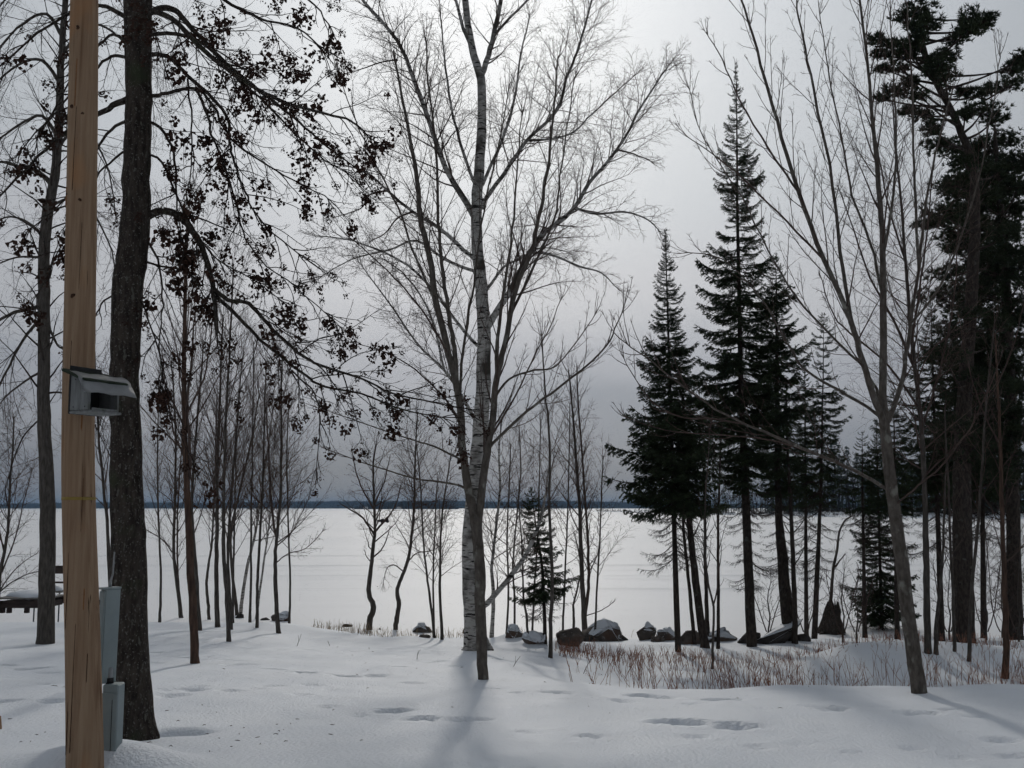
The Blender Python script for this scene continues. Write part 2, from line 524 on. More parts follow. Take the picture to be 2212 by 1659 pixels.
def sheet(name, xs, ys, zf, m):
    X, Y = np.meshgrid(xs, ys)
    Z = zf(X, Y)
    nx, ny = len(xs), len(ys)
    V = np.stack([X, Y, Z], axis=-1).reshape(-1, 3)
    i = (np.arange(ny - 1)[:, None] * nx + np.arange(nx - 1)[None, :]).ravel()
    q = np.stack([i, i + 1, i + nx + 1, i + nx], axis=-1)
    return make_mesh(name, V, q, None, [m])


ys_b = np.concatenate([graded(-60, 5.5, 5.45, 5.55, 0.06, 1.12)[:-3], np.arange(5.6, 16, 0.062), graded(16, 45, 16, 16.1, 0.07, 1.012)])
ys_b = np.unique(np.round(ys_b, 4))
xs_b = graded(-500, 500, -7.5, 9.5, 0.075, 1.06)
tag(link("ground", sheet("ground", xs_b, ys_b, ground, M["snow"])), "snow covered bank sloping down to the frozen lake", "ground", kind="structure")

# frozen lake, one sheet to the far shore, with the packed tracks of vehicles crossing it
TRACKS = [(44.5, .012, 3), (50.5, .004, 5), (53.2, .006, 7), (58, -.004, 9), (62.5, .010, 12), (75, .02, 13), (120, -.03, 14), (150, .02, 15)]


def lake_z(x, y):
    z = np.full(np.shape(x), LAKE) + 0.05 * vnoise(x * 0.12, y * 0.25, 21) * (y < 200) + 0.03 * vnoise(x * 0.5, y * 0.8, 22) * (y < 120)
    for y0, sl, sd in TRACKS:
        yc = y0 + sl * x + 1.6 * vnoise(x * 0.03, 0 * x, sd) + 0.25 * vnoise(x * 0.2, 0 * x, sd + 40)
        k = 0.35 + 1.3 * np.clip(vnoise(x * 0.08, 0 * x, sd + 70) + 0.5, 0, 1)
        for o in (-0.45, 0.45):
            a = (y - yc - o) / (0.17 * max(1, y0 / 60))
            z = z - 0.026 * k * np.exp(-a * a)
        a = (y - yc - 0.95) / 0.25
        z = z + 0.03 * k * np.exp(-a * a)
    return z


ys_l = np.concatenate([np.arange(22, 41, 0.25), np.arange(41, 80, 0.15), graded(80, 9000, 80, 80.2, 0.3, 1.04)])
xs_l = graded(-9000, 9000, -45, 55, 1.6, 1.18)
tag(link("lake", sheet("lake", xs_l, np.unique(np.round(ys_l, 3)), lake_z, M["lake_snow"])), "flat frozen lake under white snow with faint vehicle tracks", "lake", kind="structure")

# ------------------------------------------------------------------ growing bare wood


def vadd(a, b): return (a[0] + b[0], a[1] + b[1], a[2] + b[2])
def vsub(a, b): return (a[0] - b[0], a[1] - b[1], a[2] - b[2])
def vmul(a, k): return (a[0] * k, a[1] * k, a[2] * k)
def vlen(a): return math.sqrt(a[0] * a[0] + a[1] * a[1] + a[2] * a[2])


def vnorm(a):
    l = vlen(a) or 1e-9
    return (a[0] / l, a[1] / l, a[2] / l)


def vcross(a, b):
    return (a[1] * b[2] - a[2] * b[1], a[2] * b[0] - a[0] * b[2], a[0] * b[1] - a[1] * b[0])


def off_axis(d, ang, az):
    ref = (0, 0, 1) if abs(d[2]) < 0.9 else (1, 0, 0)
    a = vnorm(vcross(d, ref))
    b = vcross(d, a)
    ca, sa = math.cos(ang), math.sin(ang)
    c2, s2 = math.cos(az), math.sin(az)
    return tuple(d[i] * ca + (a[i] * c2 + b[i] * s2) * sa for i in range(3))


def wander(p, d, L, n, curl, trop, rng, hook=0.0):
    pts = [p]
    s = L / n
    for i in range(n):
        tz = trop + hook * (i / n)
        d = vnorm((d[0] + rng.gauss(0, curl), d[1] + rng.gauss(0, curl), d[2] + rng.gauss(0, curl) + tz))
        p = (p[0] + d[0] * s, p[1] + d[1] * s, p[2] + d[2] * s)
        pts.append(p)
    return pts


# style: one dict per generation below a limb
# dens children per metre, ang spread, len share of the parent, curl, trop pull up(+)/down(-), hook change along, n segments, rmin
STY = {
    "birch": [dict(dens=11.0, ang=(.75, .2), ln=.80, curl=.13, trop=.06, hook=-.06, n=6, r=.0042, tips=5),
              dict(dens=14.0, ang=(.7, .25), ln=.55, curl=.17, trop=.02, hook=-.16, n=4, r=.0028, tips=2),
              dict(dens=14.0, ang=(.7, .25), ln=.50, curl=.22, trop=-.02, hook=-.18, n=2, r=.0021, tips=1)],
    "maple": [dict(dens=6.0, ang=(.55, .15), ln=.85, curl=.05, trop=.10, hook=.03, n=6, r=.0048, tips=3),
              dict(dens=8.0, ang=(.62, .15), ln=.42, curl=.07, trop=.08, hook=.02, n=3, r=.0029, tips=2),
              dict(dens=15.0, ang=(.75, .2), ln=.20, curl=.1, trop=.08, hook=0, n=2, r=.0022)],
    "droop": [dict(dens=10.0, ang=(.72, .22), ln=.95, curl=.12, trop=-.09, hook=.13, n=7, r=.0050, tips=4),
              dict(dens=12.0, ang=(.75, .25), ln=.52, curl=.15, trop=-.05, hook=.22, n=4, r=.0028, tips=2),
              dict(dens=9.5, ang=(.8, .25), ln=.45, curl=.2, trop=.0, hook=.25, n=3, r=.0020)],
    "sapling": [dict(dens=7.5, ang=(.60, .16), ln=.40, curl=.09, trop=.08, hook=.02, n=5, r=.0046, tips=3),
                dict(dens=10.0, ang=(.62, .2), ln=.46, curl=.12, trop=.06, hook=0, n=3, r=.0028, tips=1),
                dict(dens=10.0, ang=(.7, .2), ln=.44, curl=.14, trop=.03, hook=0, n=2, r=.0022)],
    "bushy": [dict(dens=9.5, ang=(.8, .2), ln=.46, curl=.16, trop=.05, hook=.0, n=5, r=.0048, tips=3),
              dict(dens=12.0, ang=(.75, .2), ln=.48, curl=.19, trop=.02, hook=0, n=3, r=.0029, tips=1),
              dict(dens=11.0, ang=(.75, .2), ln=.44, curl=.18, trop=.0, hook=0, n=2, r=.0022)],
}


def spawn(tb, pts, r0, r1, gen, sty, rng, start=0.12, scale=1.0, leaves=None, leafp=0.0, flat=1.0, dens=1.0, maxlen=9.0):
    if gen >= len(sty):
        return
    S = sty[gen]
    seg = [vlen(vsub(pts[i + 1], pts[i])) for i in range(len(pts) - 1)]
    L = sum(seg)
    n = S["dens"] * L * (1 - start) * dens
    n = int(n) + (1 if rng.random() < n - int(n) else 0)
    az = rng.uniform(0, 6.28)
    tips = S.get("tips", 0)
    for k in range(n + tips):
        tipk = k >= n
        t = start + (1 - start) * ((k + rng.random()) / max(n, 1)) ** 0.9 if not tipk else 1 - .04 * rng.random()
        dist, i = t * L, 0
        while i < len(seg) - 1 and dist > seg[i]:
            dist -= seg[i]
            i += 1
        f = min(1, dist / (seg[i] or 1e-6))
        a, b = pts[i], pts[i + 1]
        p = (a[0] + (b[0] - a[0]) * f, a[1] + (b[1] - a[1]) * f, a[2] + (b[2] - a[2]) * f)
        d = vnorm(vsub(b, a))
        az += 2.4 + rng.uniform(-.5, .5)
        ang = max(.2, rng.gauss(*S["ang"])) if not tipk else rng.uniform(.1, .5)
        cd = off_axis(d, ang, az)
        if flat != 1.0:
            cd = vnorm((cd[0], cd[1] * flat, cd[2]))
        cl = min(maxlen, max(S["ln"] * L * (1.0 - .62 * t) * rng.uniform(.55, 1.25) * (scale if gen == 0 else 1.0), 0.05))
        cr = max(S["r"] * rng.uniform(.75, 1.2), (r0 + (r1 - r0) * t) * 0.30 if gen == 0 else 0)
        cr = min(cr, (r0 + (r1 - r0) * t) * 0.85 + .0006, .02)
        cp = wander(p, cd, cl, S["n"], S["curl"], S["trop"], rng, S["hook"])
        m = len(cp)
        tip = max(S["r"] * .45, .0012)
        tb.add(cp, [cr + (tip - cr) * (j / (m - 1)) for j in range(m)], 4 if gen == 0 else 3)
        if leaves is not None and gen >= 1:
            for q in cp[1:]:
                if rng.random() < leafp:
                    leaves.append(q)
        spawn(tb, cp, cr, tip, gen + 1, sty, rng, 0.15, scale, leaves, leafp, flat, dens)


def smooth_path(P, k=4):
    """Catmull-Rom through the measured points"""
    out = []
    n = len(P)
    for i in range(n - 1):
        p0, p1, p2, p3 = P[max(i - 1, 0)], P[i], P[i + 1], P[min(i + 2, n - 1)]
        for j in range(k):
            t = j / k
            out.append(tuple(0.5 * ((2 * p1[c]) + (-p0[c] + p2[c]) * t + (2 * p0[c] - 5 * p1[c] + 4 * p2[c] - p3[c]) * t * t + (-p0[c] + 3 * p1[c] - 3 * p2[c] + p3[c]) * t ** 3) for c in range(len(p1))))
    out.append(tuple(P[-1]))
    return out


def traced(pix, Y, jit=0.0, rng=None, k=4):
    """pixel path (x, y, depth offset) -> points of the place"""
    P = []
    for p in pix:
        P.append(at(p[0], p[1], Y + (p[2] if len(p) > 2 else 0)))
    pts = smooth_path(P, k)
    if jit and rng:
        pts = [pts[0]] + [(p[0] + rng.gauss(0, jit), p[1] + rng.gauss(0, jit), p[2]) for p in pts[1:]]
    return pts


def radii(n, w0, w1, Y, power=1.0):
    """picture widths -> radii"""
    a, b = w0 * .5 * Y / F0, w1 * .5 * Y / F0
    return [a + (b - a) * (i / (n - 1)) ** power for i in range(n)]


def tree(name, label, trunk, limbs, sty, bark, twig, Y=None, group=None, seed=1, trunk_w=(10, 4), trunk_start=0.25, trunk_scale=1.0, flare=1.25, limb_parts=True, cat="tree",
         dens=1.0, limb_scale=1.0, maxlen=9.0, dY=0.0, trunk_kids=True, sides=10, rough=0.16, tw_list=None):
    """trunk: pixel path from the base up; limbs: list of (pixel path, w0, w1[, options])"""
    rng = random.Random(seed)
    if Y is None:
        h = hit(trunk[0][0], trunk[0][1])
        Y = h[1] + dY
    base = at(trunk[0][0], trunk[0][1], Y)
    gz = float(ground(base[0], base[1]))
    root = empty(name, (base[0], base[1], gz), label, cat, group)
    org = (base[0], base[1], gz)
    pts = traced(trunk, Y, 0.004, rng)
    rr = radii(len(pts), trunk_w[0], trunk_w[1], Y)
    if tw_list:
        ks = np.linspace(0, 1, len(tw_list))
        rr = [float(np.interp(i / (len(pts) - 1), ks, tw_list)) * .5 * Y / F0 for i in range(len(pts))]
    pts = [(pts[0][0], pts[0][1], min(pts[0][2], gz) - 0.25)] + pts
    rr = [rr[0] * flare] + [rr[0] * (1 + (flare - 1) * .7)] + rr[1:]
    tb = Tubes()
    tb.add(pts, rr, sides)
    link("trunk", tb.mesh("trunk", bark, org, rough, seed), root)
    style = STY[sty]
    allt = Tubes()
    if trunk_kids:
        spawn(allt, pts[1:], rr[1], rr[-1], 0, style, rng, trunk_start, trunk_scale, dens=dens, maxlen=maxlen)
    leaves = []
    for lb in limbs:
        pix, w0, w1 = lb[:3]
        op = lb[3] if len(lb) > 3 else {}
        lp = traced(pix, Y, 0.006, rng)
        lr = radii(len(lp), w0, w1, Y)
        t2 = Tubes()
        t2.add(lp, lr, 7)
        tw = allt if not limb_parts else Tubes()
        lv = leaves if op.get("leaf") else None
        spawn(tw, lp, lr[0], lr[-1], 0, STY[op.get("sty", sty)], rng, op.get("start", .12), op.get("scale", 1.0) * limb_scale, lv, op.get("leaf", 0), dens=op.get("dens", 1.0) * dens, maxlen=op.get("maxlen", maxlen))
        if limb_parts:
            br = link("branch", t2.mesh("branch", bark if w0 > 5 else twig, org, 0), root)
            if not tw.empty():
                tg = link("twigs", tw.mesh("twigs", twig, org), br)
                tg["kind"] = "stuff"
        else:
            allt.g.setdefault((len(lp), 5), []).append((lp, lr))
    if not allt.empty():
        cr = link("crown", allt.mesh("crown", twig, org), root)
        cr["kind"] = "stuff"
    return root, leaves, org, Y


# --- big dark tree by the pole, hanging branches with dead leaf clumps
LEFT_TRUNK = [(288, 1592), (284, 1510), (281, 1426), (278, 1213), (276, 1099), (272, 950), (270, 850), (271, 747), (277, 606), (284, 563), (294, 458), (297, 317), (299, 176), (299, 0), (300, -180), (300, -420)]
D = "droop"
limbs = [
    ([(315, 470), (350, 456), (385, 465), (418, 500), (440, 545), (456, 600), (463, 650), (468, 720)], 19, 9, dict(leaf=.11, scale=.5)),
    ([(461, 623), (493, 648, -.1), (535, 655, -.15), (581, 701, -.2), (634, 754, -.2), (669, 778, -.2), (722, 800, -.1), (779, 817), (850, 850), (930, 868), (985, 880)], 10, 2.5, dict(leaf=.12, scale=.34, dens=1.2)),
    ([(465, 636), (520, 690, .1), (563, 733, .2), (651, 806, .3), (704, 835, .3), (780, 850, .3), (870, 885, .3), (960, 902, .4)], 9, 2.5, dict(leaf=.12, scale=.34, dens=1.2)),
    ([(630, 800, .25), (680, 850, .3), (690, 900, .3), (688, 960, .3), (684, 1020, .3)], 4, 1.5, dict(leaf=.10, scale=.35)),
    ([(310, 40), (350, 18), (387, 28), (422, 70), (493, 141), (563, 197), (634, 253), (687, 299), (779, 370)], 16, 3, dict(leaf=.07, scale=.34, dens=1.2)),
    ([(310, 20), (370, 40, -.4), (440, 110, -.6), (520, 170, -.7), (600, 215, -.8), (680, 240, -.8), (760, 262, -.8), (800, 300, -.8)], 13, 3, dict(leaf=.14, scale=.28, dens=1.2)),
    ([(312, 120), (345, 118), (370, 127), (405, 162), (458, 211), (493, 260), (496, 306), (507, 352), (528, 412), (553, 461), (590, 505), (660, 560)], 11, 2.5, dict(leaf=.08, scale=.36)),
    ([(312, 210), (340, 206), (366, 199), (422, 192), (458, 225, .2), (500, 300, .3), (560, 345, .3), (634, 390, .4), (710, 430, .4)], 10, 2.5, dict(leaf=.09, scale=.36)),
    ([(310, 75), (380, 74), (440, 95), (520, 175, .3), (600, 250, .4), (680, 330, .5), (760, 380, .5)], 10, 2.5, dict(leaf=.09, scale=.36)),
    ([(420, 190), (450, 250), (455, 290), (480, 340), (505, 420), (525, 500), (560, 560), (640, 620), (720, 690)], 7, 2, dict(leaf=.09, scale=.36)),
    ([(310, 260), (345, 275), (375, 330), (380, 400), (385, 460), (392, 520)], 8, 2.5, dict(leaf=.26, scale=.4)),
    ([(405, 170), (412, 260), (415, 340), (405, 430)], 5, 2, dict(leaf=.12, scale=.4)),
    ([(310, 330), (350, 350), (380, 420), (420, 500), (470, 560), (540, 600), (610, 650)], 6, 2, dict(leaf=.18, scale=.30)),
    ([(300, 500), (340, 560), (350, 640), (345, 720), (350, 820)], 6, 2, dict(leaf=.12, scale=.4)),
    ([(300, 560), (350, 575), (410, 590), (440, 640)], 6, 2, dict(leaf=.24, scale=.4)),
    ([(300, 640), (345, 760), (352, 850), (380, 920), (420, 1000)], 4, 1.5, dict(leaf=.10, scale=.35)),
    ([(300, -60), (420, -40), (500, 10, -.3), (560, 40, -.3), (640, 60, -.4), (700, 110, -.4)], 10, 2.5, dict(leaf=.09, scale=.36)),
    ([(300, -100), (480, -90), (600, -40), (680, 10), (712, 60)], 9, 2.5, dict(leaf=.14, scale=.25)),
    ([(285, 45), (240, 20), (215, 12), (150, 30), (60, 90), (-40, 180)], 12, 3, dict(leaf=.08, scale=.36)),
    ([(285, 100), (245, 75), (213, 100), (150, 180), (80, 300)], 8, 2.5, dict(leaf=.08, scale=.35)),
    ([(285, 130), (250, 120), (210, 145), (130, 230), (40, 330)], 9, 2.5, dict(leaf=.08, scale=.32)),
    ([(285, 215), (255, 222), (205, 250), (140, 290), (60, 360), (-40, 470)], 17, 3, dict(leaf=.07, scale=.30)),
    ([(280, 260), (240, 280), (205, 330), (150, 420), (60, 500)], 8, 2.5, dict(leaf=.10, scale=.32)),
    ([(285, 320), (245, 345), (205, 390), (140, 520), (80, 640)], 6, 2, dict(leaf=.16, scale=.32)),
    ([(270, 610), (225, 650), (205, 690), (160, 800)], 5, 2, dict(leaf=.05, scale=.4)),
]
root, LV, LORG, LY = tree("leafy_drooping_tree", "thick dark trunk with drooping branches and brown leaf clumps beside the wooden pole", LEFT_TRUNK, limbs, "droop", M["bark_dark"], M["twig_black"],
                          Y=8.25, seed=3, trunk_kids=False, sides=26, rough=0.07, flare=1.15, dens=.9, tw_list=[96, 84, 78, 73, 70, 64, 62, 62, 66, 66, 62, 58, 56, 62, 60, 55])


def leaf_clump(seed):
    rng = random.Random(seed)
    V, Q = [], []
    n = rng.randint(16, 26)
    for i in range(n):
        c = Vector((rng.gauss(0, .024), rng.gauss(0, .024), rng.gauss(-.022, .028)))
        a = off_axis((0, 0, -1), rng.uniform(.1, 1.3), rng.uniform(0, 6.28))
        b = vnorm(vcross(a, (rng.gauss(0, 1), rng.gauss(0, 1), rng.gauss(0, 1))))
        L, w = rng.uniform(.024, .044), rng.uniform(.011, .019)
        nn = vcross(a, b)
        cu = rng.uniform(-.012, .012)
        s = len(V)
        for (u, v, k) in ((0, 0, 0), (.45, 1, cu), (1, 0, -cu * .6), (.45, -1, cu)):
            V.append(tuple(c[j] + a[j] * L * u + b[j] * w * v + nn[j] * k for j in range(3)))
        Q.append((s, s + 1, s + 2, s + 3))
    return make_mesh("leaf_clump", V, Q, None, [M["leaf"]], False)


CL = [leaf_clump(s) for s in range(9)]
rl = random.Random(8)
rl.shuffle(LV)
print("LEAVES", len(LV))
LV = LV[:820]
extra = []
for k, p in enumerate(LV):
    loc = (p[0] - LORG[0], p[1] - LORG[1], p[2] - LORG[2] - .02)
    if k < 300:
        o = link("leaf_clump", CL[k % 9], root, loc)
        s = rl.choice((.6, .75, .9, 1.05, 1.2, 1.5)) * rl.uniform(.85, 1.15)
        o["kind"] = "stuff"
        o.scale = (s, s, s)
        o.rotation_euler = (rl.uniform(-.4, .4), rl.uniform(-.4, .4), rl.uniform(0, 6.28))
    else:
        extra.append((loc, rl.uniform(.3, .8), rl.uniform(0, 6.28), CL[k % 9]))
V, Q = [], []
for loc, s, a, me in extra:
    b = len(V)
    ca, sa = math.cos(a), math.sin(a)
    for v in me.vertices:
        x, y, z = v.co
        V.append((loc[0] + s * (x * ca - y * sa), loc[1] + s * (x * sa + y * ca), loc[2] + s * z))
    Q += [[b + i for i in p.vertices] for p in me.polygons]
o = link("dead_leaves", make_mesh("dead_leaves", V, Q, None, [M["leaf"]], False), root)
o["kind"] = "stuff"

# --- the wide birch in the middle
BIRCH = [(1031, 1404), (1024, 1345), (1019, 1270), (1017, 1180), (1022, 1090), (1031, 1000), (1040, 900), (1045, 800), (1045, 700), (1038, 600), (1030, 520), (1030, 440), (1037, 340), (1041, 240), (1038, 170), (1020, 105), (1008, 30), (1000, -80), (995, -240)]
limbs = [
    ([(1030, 480), (998, 423, .1), (963, 363, .2), (928, 268, .3), (893, 169, .4), (858, 88, .5), (787, 4, .6), (740, -60, .6)], 15, 6, dict(scale=.42)),
    ([(1035, 565), (1016, 552), (949, 493, -.4), (893, 458, -.7), (837, 412, -1), (787, 370, -1.2), (717, 352, -1.4)], 11, 2.5, dict(scale=.45)),
    ([(1040, 450), (1051, 426), (1097, 363, .4), (1139, 303, .7), (1203, 239, 1), (1224, 169, 1.1), (1249, 106, 1.2), (1277, 7, 1.3), (1300, -60, 1.3)], 11, 4, dict(scale=.42)),
    ([(1046, 715), (1065, 687), (1104, 624, -.3), (1146, 543, -.6), (1175, 504, -.8), (1234, 458, -1.1), (1273, 394, -1.3), (1333, 324, -1.5), (1386, 229, -1.6), (1439, 148, -1.7)], 17, 3, dict(scale=.40, dens=1.1)),
    ([(1245, 450, -1.2), (1290, 462, -1.3), (1350, 458, -1.4), (1400, 475, -1.5), (1425, 500, -1.6)], 6, 2, dict(scale=.6)),
    ([(1333, 324, -1.5), (1370, 333, -1.5), (1410, 350, -1.6)], 4, 2, dict(scale=.9)),
    ([(1139, 303, .7), (1190, 300, .4), (1240, 285, .2), (1280, 245, 0), (1330, 200, 0), (1375, 160, 0)], 6, 2, dict(scale=.45)),
    ([(1140, 545, -.6), (1190, 550, -.2), (1250, 575, .2), (1300, 590, .4), (1330, 620, .5)], 7, 2, dict(scale=.5)),
    ([(1043, 640), (1070, 600), (1090, 575, .5), (1120, 560, 1), (1170, 535, 1.6), (1230, 545, 2)], 8, 2, dict(scale=.5)),
    ([(1037, 175), (1055, 120, .2), (1070, 60, .3), (1082, 0, .4), (1100, -120, .4)], 14, 8, dict(scale=.4)),
    ([(1066, 80, .3), (1100, 40, .2), (1140, 0, .1), (1180, -50, 0)], 7, 4, dict(scale=.4)),
    ([(1022, 110), (1000, 60, -.4), (985, 0, -.5), (975, -80, -.5)], 9, 5, dict(scale=.4)),
    ([(893, 458, -.7), (860, 470, -.7), (830, 505, -.7), (800, 520, -.7)], 5, 1.5, dict(scale=.7)),
    ([(837, 412, -1), (800, 420, -1), (780, 450, -1), (720, 470, -1)], 5, 1.5, dict(scale=.7)),
    ([(858, 130, .4), (850, 130, .2), (820, 135, 0), (780, 150, -.1), (740, 160, -.2)], 5, 1.5, dict(scale=.7)),
    ([(1035, 590), (960, 560, .7), (900, 520, 1.1), (840, 540, 1.4), (760, 560, 1.7), (690, 600, 2)], 8, 2, dict(scale=.42)),
    ([(1040, 930), (1000, 860, .3), (960, 800, .5), (900, 740, .8), (830, 640, 1.2), (770, 560, 1.5)], 9, 2, dict(scale=.36)),
    ([(960, 800, .5), (930, 680, .5), (880, 600, .6), (830, 560, .8)], 6, 2, dict(scale=.4)),
    ([(1043, 760), (990, 700, -.4), (930, 620, -.8), (860, 560, -1.2), (760, 520, -1.6), (690, 510, -1.9)], 8, 2, dict(scale=.40)),
    ([(1040, 430), (1000, 330, -.7), (975, 230, -1), (960, 120, -1.2), (950, 20, -1.3)], 8, 2.5, dict(scale=.36)),
    ([(1042, 400), (1085, 300, -.8), (1110, 220, -1), (1125, 120, -1.2), (1145, 30, -1.2)], 8, 2.5, dict(scale=.36)),
    ([(1040, 1312), (1060, 1295, -.05), (1126, 1213, -.2), (1155, 1155, -.3), (1170, 1110, -.3), (1185, 1040, -.3)], 14, 4, dict(scale=.4)),
]
tree("paper_birch_tree", "tall wide birch with peeling pale trunk, flared dark base and many fine twigs", BIRCH, limbs, "birch", M["bark_birch"], M["twig"], seed=21, trunk_w=(42, 12), trunk_kids=False,
     sides=20, rough=.10, flare=1.15, limb_scale=.9, tw_list=[62, 42, 39, 38, 36, 34, 33, 31, 29, 27, 25, 24, 22, 20, 19, 16, 15, 13, 8])

# --- young maple just in front of the birch
MAPLE = [(1044, 1468), (1040, 1390), (1038, 1290), (1035, 1200), (1027, 1130), (1014, 1070), (1000, 976), (990, 852), (969, 764), (944, 659), (927, 553), (908, 468), (901, 387), (889, 317), (870, 220), (850, 110)]
limbs = [
    ([(1030, 1145), (1038, 1085), (1051, 976), (1065, 905), (1072, 817), (1090, 747), (1115, 624), (1146, 545), (1165, 470), (1178, 390), (1190, 300), (1200, 200), (1205, 120)], 19, 3, dict(scale=.22)),
    ([(989, 850), (985, 790), (979, 737), (968, 670), (955, 570), (948, 480), (944, 387), (940, 300), (925, 180), (921, 80)], 12, 3, dict(scale=.24)),
    ([(1001, 970), (993, 860, .2), (1000, 760, .3), (1020, 640, .4), (1032, 540, .5), (1050, 430, .5), (1080, 300, .5), (1100, 180, .5)], 8, 2, dict(scale=.26)),
    ([(1070, 830), (1078, 700, -.2), (1095, 590, -.2), (1110, 470, -.3), (1118, 350, -.3), (1128, 230, -.3)], 9, 2, dict(scale=.26)),
    ([(1100, 690), (1150, 580, .3), (1195, 480, .4), (1210, 380, .5), (1225, 280, .5), (1240, 170, .5)], 7, 2, dict(scale=.26)),
    ([(1013, 1065), (995, 1050), (945, 1040, -.2), (893, 1033, -.4), (787, 1000, -.6), (699, 968, -.8)], 6, 1.6, dict(scale=.22, dens=.6)),
    ([(1003, 1000), (995, 993), (940, 965, .2), (893, 951, .3), (787, 915, .5), (682, 878, .6)], 6, 1.6, dict(scale=.22, dens=.6)),
    ([(1050, 985), (1065, 958), (1139, 888, -.3), (1210, 835, -.5), (1298, 761, -.7), (1330, 710, -.8), (1350, 650, -.8)], 8, 1.8, dict(scale=.34)),
    ([(1068, 860), (1100, 820, .2), (1150, 800, .4), (1200, 790, .6), (1260, 720, .8), (1290, 670, .8)], 6, 1.6, dict(scale=.34)),
    ([(1055, 950), (1100, 880, .5), (1150, 780, .8), (1190, 700, 1), (1215, 640, 1)], 5, 1.6, dict(scale=.34)),
    ([(944, 659), (900, 560, -.3), (860, 450, -.4), (800, 330, -.6), (760, 240, -.7), (730, 150, -.7)], 6, 1.6, dict(scale=.28)),
    ([(969, 764), (925, 690, -.5), (870, 620, -.8), (800, 550, -1.1), (740, 500, -1.2)], 5, 1.6, dict(scale=.28)),
    ([(994, 910), (960, 860, .5), (900, 800, .8), (830, 760, 1), (760, 740, 1.1)], 5, 1.6, dict(scale=.26, dens=.7)),
]
tree("young_maple_tree", "slim maple with smooth dark forking stems standing just in front of the pale birch", MAPLE, limbs, "maple", M["bark_maple"], M["twig"], seed=31, trunk_w=(28, 4), trunk_start=.6, trunk_scale=.28,
     sides=14, rough=.06, flare=1.02, tw_list=[23, 23, 23, 24, 23, 19, 17, 16, 15, 14, 13, 12, 10, 8, 6, 4])

# --- right hand maple
RM = [(1986, 1497), (1975, 1420), (1964, 1350), (1947, 1213), (1930, 1090), (1918, 990), (1911, 905), (1908, 850), (1907, 700), (1907, 540), (1898, 400), (1885, 250), (1872, 120), (1856, -10), (1840, -140)]
limbs = [
    ([(1912, 930), (1892, 870, -.1), (1863, 780, -.2), (1838, 690, -.3), (1780, 560, -.5), (1725, 415, -.6), (1679, 260, -.7), (1644, 141, -.8), (1609, 18, -.8), (1595, -60, -.8)], 16, 3, dict(scale=.26)),
    ([(1838, 690, -.3), (1820, 581, -.2), (1799, 405, 0), (1757, 197, .1), (1736, 81, .2), (1718, 0, .2), (1700, -90, .2)], 9, 2.5, dict(scale=.26)),
    ([(1912, 920), (1930, 880, .2), (1955, 790, .3), (1966, 700, .4), (1985, 580, .5), (2000, 440, .6), (2030, 300, .7), (2060, 180, .8)], 13, 3, dict(scale=.26)),
    ([(1985, 580, .5), (1975, 400, .2), (1972, 250, .1), (1965, 100, .1), (1958, 0, .1)], 7, 2.2, dict(scale=.26)),
    ([(1925, 1060), (1905, 1050), (1850, 1018, -.3), (1750, 976, -.7), (1680, 945, -1), (1609, 916, -1.2), (1524, 870, -1.5), (1433, 800, -1.7), (1350, 740, -1.9)], 9, 2, dict(scale=.26)),
    ([(1609, 916, -1.2), (1540, 905, -1.3), (1470, 900, -1.4), (1400, 860, -1.4), (1345, 770, -1.4)], 4, 1.5, dict(scale=.4, dens=.7)),
    ([(1750, 976, -.7), (1660, 950, -.5), (1560, 940, -.3), (1440, 930, -.2), (1350, 900, -.1)], 4, 1.5, dict(scale=.35, dens=.7)),
    ([(1911, 912), (1890, 890, .1), (1810, 842, .3), (1735, 795, .5), (1690, 720, .6), (1640, 640, .7), (1560, 560, .8), (1480, 545, .9)], 8, 2, dict(scale=.28)),
    ([(1905, 870), (1870, 800, .4), (1800, 730, .7), (1720, 640, .9), (1660, 540, 1), (1600, 420, 1.1), (1520, 300, 1.2), (1485, 180, 1.2)], 7, 1.8, dict(scale=.24)),
    ([(1780, 560, -.5), (1700, 480, -.8), (1620, 400, -1), (1550, 340, -1.1), (1485, 295, -1.2)], 5, 1.6, dict(scale=.3)),
    ([(1725, 415, -.6), (1660, 320, -.9), (1600, 220, -1), (1560, 130, -1.1), (1525, 70, -1.1)], 5, 1.6, dict(scale=.3)),
    ([(1907, 640), (1880, 520, .2), (1840, 420, .3), (1820, 300, .4), (1790, 150, .4), (1770, 20, .4)], 7, 2, dict(scale=.28)),
    ([(1907, 560), (1930, 420, -.2), (1935, 280, -.3), (1930, 150, -.4), (1922, 20, -.4)], 7, 2, dict(scale=.28)),
    ([(1930, 1095), (1970, 1060, -.2), (2040, 1000, -.4), (2110, 900, -.5), (2160, 780, -.6)], 5, 1.8, dict(scale=.3)),
    ([(1966, 700, .4), (2030, 620, .1), (2080, 500, 0), (2120, 360, -.1), (2150, 200, -.2), (2160, 110, -.2)], 6, 1.8, dict(scale=.26)),
]
tree("bare_maple_tree", "bare maple leaning left with upswept forking stems standing at the snow crest on the right", RM, limbs, "maple", M["bark_maple"], M["twig"], seed=41, trunk_start=.55, trunk_scale=.26, sides=14, rough=.07, flare=1.03,
     tw_list=[33, 31, 30, 28, 26, 24, 22, 17, 15, 13, 11, 8, 6, 5, 4])

